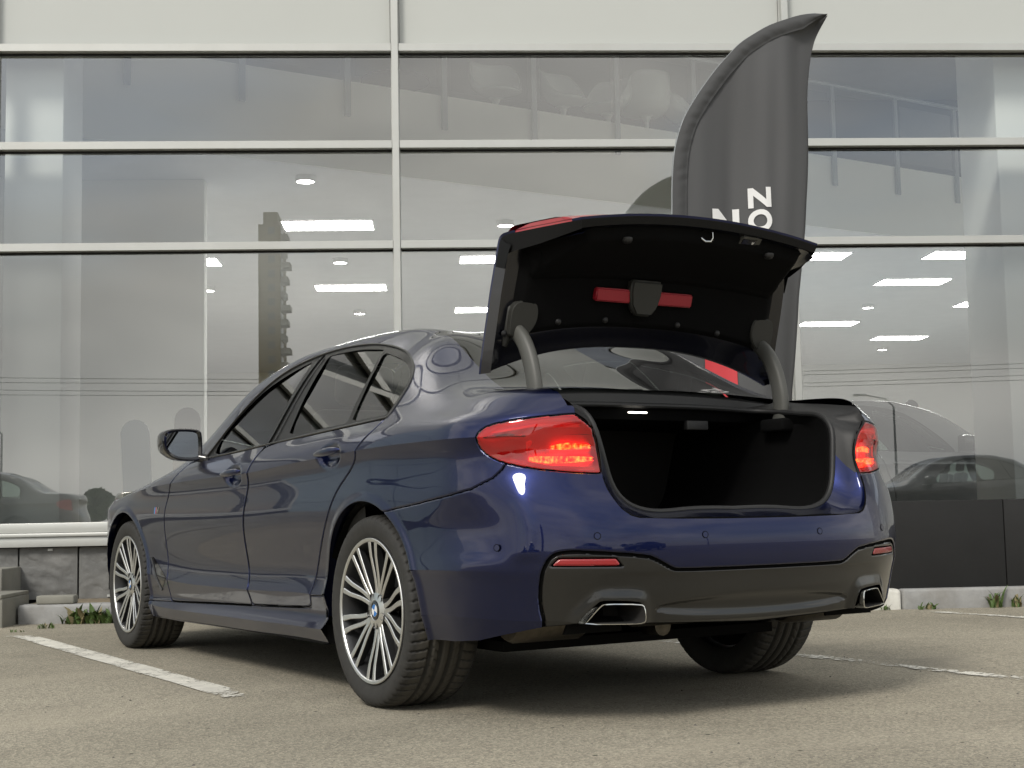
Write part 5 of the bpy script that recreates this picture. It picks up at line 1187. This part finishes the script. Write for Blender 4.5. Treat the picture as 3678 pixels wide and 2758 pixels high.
def spoke_mesh(sg):
    V=[];F=[];Mi=[]
    rr=np.array([.052,.070,.088,.108,.132,.160,.190,.215,.238,.2465])
    for b in (-1,1):
        o=len(V)
        for r in rr:
            k=smooth((r-.06)/.10); lean=sg*.12*(1-smooth((r-.055)/.15))
            off=b*np.interp(r,[.05,.08,.12,.16,.22,.247],[.0080,.0105,.0140,.0175,.0225,.0255])
            hwid=np.interp(r,[.05,.08,.12,.2,.247],[.0090,.0084,.0082,.0086,.0112])
            fx=np.interp(r,[.05,.08,.13,.2,.247],[-.012,-.014,-.020,-.030,-.034]); dep=np.interp(r,[.05,.1,.2,.247],[.045,.040,.026,.022])
            a=lean
            for (tt,xx) in ((off-hwid,fx+.0022),(off-hwid*.72,fx),(off+hwid*.72,fx),(off+hwid,fx+.0022),(off+hwid*.55,fx+dep),(off-hwid*.55,fx+dep)):
                y=r*math.cos(a)-tt*math.sin(a); z=r*math.sin(a)+tt*math.cos(a); V.append((xx,y,z))
        for i in range(len(rr)-1):
            for j in range(6): F.append((o+i*6+j,o+i*6+(j+1)%6,o+(i+1)*6+(j+1)%6,o+(i+1)*6+j)); Mi.append(0 if j in(0,1,2) else 1)
        F.append(tuple(o+j for j in range(6))[::-1]); Mi.append(1); F.append(tuple(o+(len(rr)-1)*6+j for j in range(6))); Mi.append(1)
    me=bpy.data.meshes.new('spoke'); me.from_pydata(V,[],F); me.materials.append(MATS['alu_polished']); me.materials.append(MATS['alu_dark']); me.polygons.foreach_set('material_index',Mi); me.update()
    bm=bmesh.new(); bm.from_mesh(me); bmesh.ops.recalc_face_normals(bm,faces=bm.faces); bm.to_mesh(me); bm.free(); return me
ME_SP=(spoke_mesh(1),spoke_mesh(-1))
def part_mesh(name,build,mats,auto=35):
    B=MB(); build(B); o=B.build(name,mats,None,smooth=True,auto=auto); me=o.data; bpy.data.objects.remove(o); return me
ME_RIM=part_mesh('rim',lambda B:(B.lathe([(.2415,-.034),(.2450,-.0375),(.2530,-.0385),(.2552,-.0365),(.2552,-.030),(.247,-.026)],96,'x',m=0),B.lathe([(.2415,-.034),(.2385,-.026),(.232,-.010),(.226,.04),(.224,.15),(.234,.19),(.250,.20)],96,'x',m=1)),['alu_polished','alu_dark'])
ME_HUB=part_mesh('hub',lambda B:(B.lathe([(.0335,-.016),(.036,-.0185),(.046,-.0165),(.062,-.013),(.064,.03),(.055,.05),(.001,.05)],60,'x',m=0),[B.lathe([(.0135,-.0172),(.0128,-.0165),(.011,.005),(.0005,.006)],18,'x',(0,.0545*math.cos(a),.0545*math.sin(a)),m=1) for a in [math.pi/2+math.pi/5+2*math.pi*k/5 for k in range(5)]]),['alu_polished','gloss_black'])
ME_BADGE=part_mesh('hub_badge',lambda B:(B.lathe([(.0335,-.0165),(.0325,-.0195),(.0225,-.0205)],48,'x',m=0),B.lathe([(.0225,-.0203),(.0212,-.0208)],48,'x',m=1),
   [B.add([(-.0207,0,0)]+[(-.0207,.0212*math.cos(q*math.pi/2+t*math.pi/16),.0212*math.sin(q*math.pi/2+t*math.pi/16)) for t in range(9)],[(0,)+(i+1,i+2) for i in range(8)],2+q%2) for q in range(4)]),['gloss_black','chrome','badge_blue','badge_white'])
ME_DISC=part_mesh('brake_disc',lambda B:(B.lathe([(.06,.075),(.175,.075),(.175,.105),(.06,.105)],60,'x',m=0),B.lathe([(.001,.06),(.075,.06),(.08,.075)],40,'x',m=1),B.lathe([(.001,.16),(.224,.16)],48,'x',m=1)),['disc_iron','liner_dark'])
def cal(B):
    B.prism([(r*math.cos(a),r*math.sin(a)) for r,a in [(.11,-.42),(.192,-.40),(.195,0),(.192,.40),(.11,.42),(.105,0)]],'x',.055,.125)
ME_CAL=part_mesh('brake_caliper',cal,['steel'])
def wheel(x,y,rz,width,rot):
    e=mobj('wheel',ME_RIM,car); e.location=(x,y,.3365); e.rotation_euler=(rot,0,rz)
    ty=mobj('tyre',ME_TYRE,e); ty.scale=(width/.275,1,1); ty.location=((width-.275)/2*1.0+.093-.0,0,0)
    for k in range(10):
        sp=mobj('spoke',ME_SP[k%2],e); sp.rotation_euler=(math.pi/2+2*math.pi/20+2*math.pi*k/10 if False else math.pi/2+2*math.pi*k/10,0,0)
    mobj('hub',ME_HUB,e); mobj('hub_badge',ME_BADGE,e).rotation_euler=(.35,0,0); mobj('brake_disc',ME_DISC,e); c_=mobj('brake_caliper',ME_CAL,e); c_.rotation_euler=(-rot+ (0.3 if y>1 else math.pi-.3),0,0)
    return e
for s in (1,-1):
    wheel(s*-.870,0,0 if s==1 else math.pi,.275,.05*s)
    wheel(s*-.870,2.975,0 if s==1 else math.pi,.245,.02+.3*(s==-1))
# =================================================================== other cars, the showroom visitor, things across the road
KEEP={'body_shell','bonnet','rear_bumper','side_skirt','front_door','rear_door','window_trim','rear_window','windscreen','tail_light','wheel','wing_mirror','bumper_insert','window_glass','quarter_glass','tyre','spoke','hub','reflector','lamp_housing','door_handle','wheel_arch_liner','underbody_tray','front_seat','rear_seat','dashboard','backrest','headrest'}
def base(n): return n.split('.')[0]
ME_LID=None
def closed():
    t=join(closed_lid,closed_lid.mirrored()); return tri_mesh('boot_lid_closed',t.P,t.T,t.N,['paint'])
ME_LID=closed()
def car_copy(name,paintm,loc,rz,sc,label,group):
    e=empty(name,loc,rz); e.scale=sc; tag(e,label,'car',group)
    def rec(o,par):
        if base(o.name) not in KEEP: return
        c=o.copy(); COL.objects.link(c); c.parent=par
        for s in c.material_slots:
            if s.material and s.material.name=='paint': s.link='OBJECT'; s.material=MATS[paintm]
        for ch in o.children: rec(ch,c)
    for o in list(car.children): rec(o,e)
    l=mobj('boot_lid',ME_LID,e); l.material_slots[0].link='OBJECT'; l.material_slots[0].material=MATS[paintm]
    return e
mat('car_show',(.22,.225,.23),rough=.25,metal=.3,coat=1)
G_='cars parked across the yard'
car_copy('parked_car','car_black',FW(10.9,-12.0),FA+math.radians(90),(1.02,1,1.16),'black car parked across the yard, mirrored in the right glass',G_)
car_copy('parked_car','car_grey',FW(-8.35,-12.2),FA+math.radians(90),(1.02,1,1.16),'grey car parked across the yard, mirrored in the left glass',G_)
car_copy('parked_car','car_sand',FW(-5.85,-12.9),FA+math.radians(-90),(1.04,1,1.18),'sand coloured car parked across the yard behind the camera',G_)
car_copy('parked_car','car_white',FW(1.9,-13.0),FA+math.radians(-90),(1,1,1.05),'white car parked across the yard behind the camera',G_)
car_copy('showroom_car','car_show',FW(2.55,8.6,.10),FA+math.radians(-90),(1.03,1,1.13),'silver car on show inside the glass behind the right bay',None)
# visitor in the showroom, standing behind the show car
def person(t,q,z,rz,label):
    e=empty('person',FW(t,q,z),rz); tag(e,label,'person')
    J=[(0,0,.96,.13,.10),(0,0,1.12,.125,.095),(0,0,1.30,.15,.105),(0,0,1.45,.10,.075),(0,.01,1.50,.055,.055),(0,.015,1.56,.055,.058),
       (-.19,0,1.42,.055,.055),(-.25,0,1.15,.045,.045),(-.24,.08,.92,.035,.035),(-.24,.12,.84,.03,.04),(.19,0,1.42,.055,.055),(.25,0,1.15,.045,.045),(.24,.08,.92,.035,.035),(.24,.12,.84,.03,.04),
       (-.09,0,.90,.085,.09),(-.10,.01,.50,.06,.06),(-.10,-.02,.09,.042,.045),(-.10,.12,.04,.04,.03),(.09,0,.90,.085,.09),(.10,.01,.50,.06,.06),(.10,-.02,.09,.042,.045),(.10,.12,.04,.04,.03)]
    E_=[(0,1),(1,2),(2,3),(3,4),(4,5),(3,6),(6,7),(7,8),(8,9),(3,10),(10,11),(11,12),(12,13),(0,14),(14,15),(15,16),(16,17),(0,18),(18,19),(19,20),(20,21)]
    me=bpy.data.meshes.new('body'); me.from_pydata([j[:3] for j in J],E_,[]); o=link(bpy.data.objects.new('body',me),e); o.modifiers.new('skin','SKIN'); 
    for i,j in enumerate(J): me.skin_vertices[0].data[i].radius=(j[3],j[4])
    me.skin_vertices[0].data[0].use_root=True; s=o.modifiers.new('sub','SUBSURF'); s.levels=2; s.render_levels=2; me.materials.append(MATS['shirt'])
    G=[]
    for a in np.linspace(0,math.pi,17):
        row=[]
        for b in np.linspace(0,2*math.pi,25):
            x=.075*math.sin(a)*math.sin(b); y=.095*math.sin(a)*math.cos(b); zz=.125*math.cos(a)
            f=math.cos(b)*math.sin(a)
            if f>.6: y+=.020*math.exp(-((zz+.012)/.022)**2-(x/.016)**2)+.007*math.exp(-((zz+.062)/.012)**2-(x/.028)**2)-.010*math.exp(-((zz-.022)/.016)**2-((abs(x)-.032)/.018)**2)
            if zz<-.03: x*=1-.25*(-zz-.03)/.095
            row.append((x,y+.02,1.665+zz))
        G.append(row)
    B=MB(); B.grid(np.array(G)); B.build('head','skin_tone',e,smooth=True,auto=80)
    B=MB(); G=[[ (p[0]*1.07,(p[1]-.02)*1.06+.012,1.665+(p[2]-1.665)*1.06+.004) for p in row] for row in G[:9]]
    G=[[ (p if not(p[1]>.075 and p[2]<1.735) else (p[0]*.9,p[1]-.03,p[2])) for p in row] for row in G]; B.grid(np.array(G)); B.build('hair','hair_dark',e,smooth=True,auto=80)
    for s in (-1,1): B=MB(); B.lathe([(.0005,0),(.016,.002),(.018,.008),(.010,.012)],14,'x',(s*.072,.015,1.665)); B.build('ear','skin_tone',e,smooth=True)
person(4.93,10.4,.10,FA-1.2,'dark-haired person standing behind the silver show car, head bowed')
# tower block far behind the camera
tw=empty('apartment_tower',FW(-33.2,-280),FA); tag(tw,'tall narrow ochre tower block mirrored in the left glass','building')
B=MB(); B.box((-3.2,-6,0),(1.3,6,62)); B.build('wall','tower_wall',tw); B=MB(); B.box((-2.4,-4,62.01),(.6,4,65)); B.build('roof_house','tower_wall',tw)
for k in range(20):
    z=2+3*k; d=.9+.5*((k*7)%3)
    B=MB(); B.box((1.301,-1+(k%3)*.8,z),(1.3+d,5,z+1.15)); B.build('balcony','tower_pale',tw)
    B=MB(); B.box((1.301,0.5,z+1.3),(1.34,4.4,z+2.6)); B.build('window','tower_glass',tw)
    B=MB(); B.box((-1.2,6.001,z+.9),(.2,6.05,z+2.4)); B.build('window','tower_glass',tw)
# power line and poles
ln=fb(empty('power_line')); tag(ln,'sagging power lines across the yard on concrete poles','power line')
for q0,z0,nm in ((-25,4.55,0),(-25,4.20,1)):
    for dz in (0,.10):
        B=MB(); B.tube([(t,q0,z0+dz+.0009*(t-2)**2*(1 if dz else .8)) for t in np.linspace(-40,44,50)],.008,5); B.build('wire','wire',ln)
for t in (-40,44): B=MB(); B.tube([(t,-25,0),(t,-25,7.4)],[.16,.10],10); B.build('pole','pole_concrete',ln,smooth=True)
def lamp_post(t,q,lb):
    e=fb(empty('lamp_post')); e.location=FW(t,q); tag(e,lb,'lamp post','lamp posts across the yard'); B=MB(); B.tube([(0,0,0),(0,0,5.6)],[.08,.05],10); B.build('pole','rail_metal',e,smooth=True)
    B=MB(); B.tube([(0,0,5.6),(-.4,0,6.0),(-1.4,0,6.2)],.035,8); B.build('arm','rail_metal',e,smooth=True); B=MB(); B.box((-2.0,-.12,6.15),(-1.35,.12,6.26)); B.build('lamp_head','rail_metal',e,bevel=.03)
lamp_post(22,-52,'lamp post across the yard, mirrored right of the boot'); lamp_post(-24,-62,'lamp post across the yard, mirrored at the left edge')
def tree(t,q,h,w,lb,seed):
    r=random.Random(seed); e=fb(empty('tree')); e.location=FW(t,q); tag(e,lb,'tree','trees beyond the yard'); B=MB(); B.tube([(0,0,0),(.1,0,h*.3),(.05,.1,h*.7)],[.16,.11,.03],8)
    for k in range(6): a=r.random()*6.28; z=h*(.3+.35*r.random()); B.tube([(.05,0,z),(w*.5*math.cos(a),w*.5*math.sin(a),z+h*.2)],[.05,.015],6)
    B.build('trunk','bark',e,smooth=True); B=MB()
    for k in range(1500):
        u=r.random()*2-1; a=r.random()*6.28; rr=r.random()**.4; lump=1+.25*math.sin(a*3+u*5+seed)
        x,y,z=w*rr*lump*math.sqrt(1-u*u)*math.cos(a),w*rr*lump*math.sqrt(1-u*u)*math.sin(a),h*.66+h*.34*rr*u; s=.12+.14*r.random(); n=Vector((r.random()-.5,r.random()-.5,r.random()-.3)).normalized(); a1=n.orthogonal().normalized()*s; a2=n.cross(a1)
        B.add([Vector((x,y,z))+a1,Vector((x,y,z))+a2*.6,Vector((x,y,z))-a1,Vector((x,y,z))-a2*.6],[(0,1,2,3)])
    B.build('crown','leaf',e)
tree(-18.4,-60,2.5,.8,'small pale tree far across the yard, mirrored at left',1); tree(-20.0,-64,1.7,.8,'low bush far across the yard beside the small tree',2); tree(36,-58,4.4,2.2,'round leafy tree across the yard, mirrored at right',3); tree(42,-60,4.4,2.2,'second leafy tree across the yard at the far right',4)
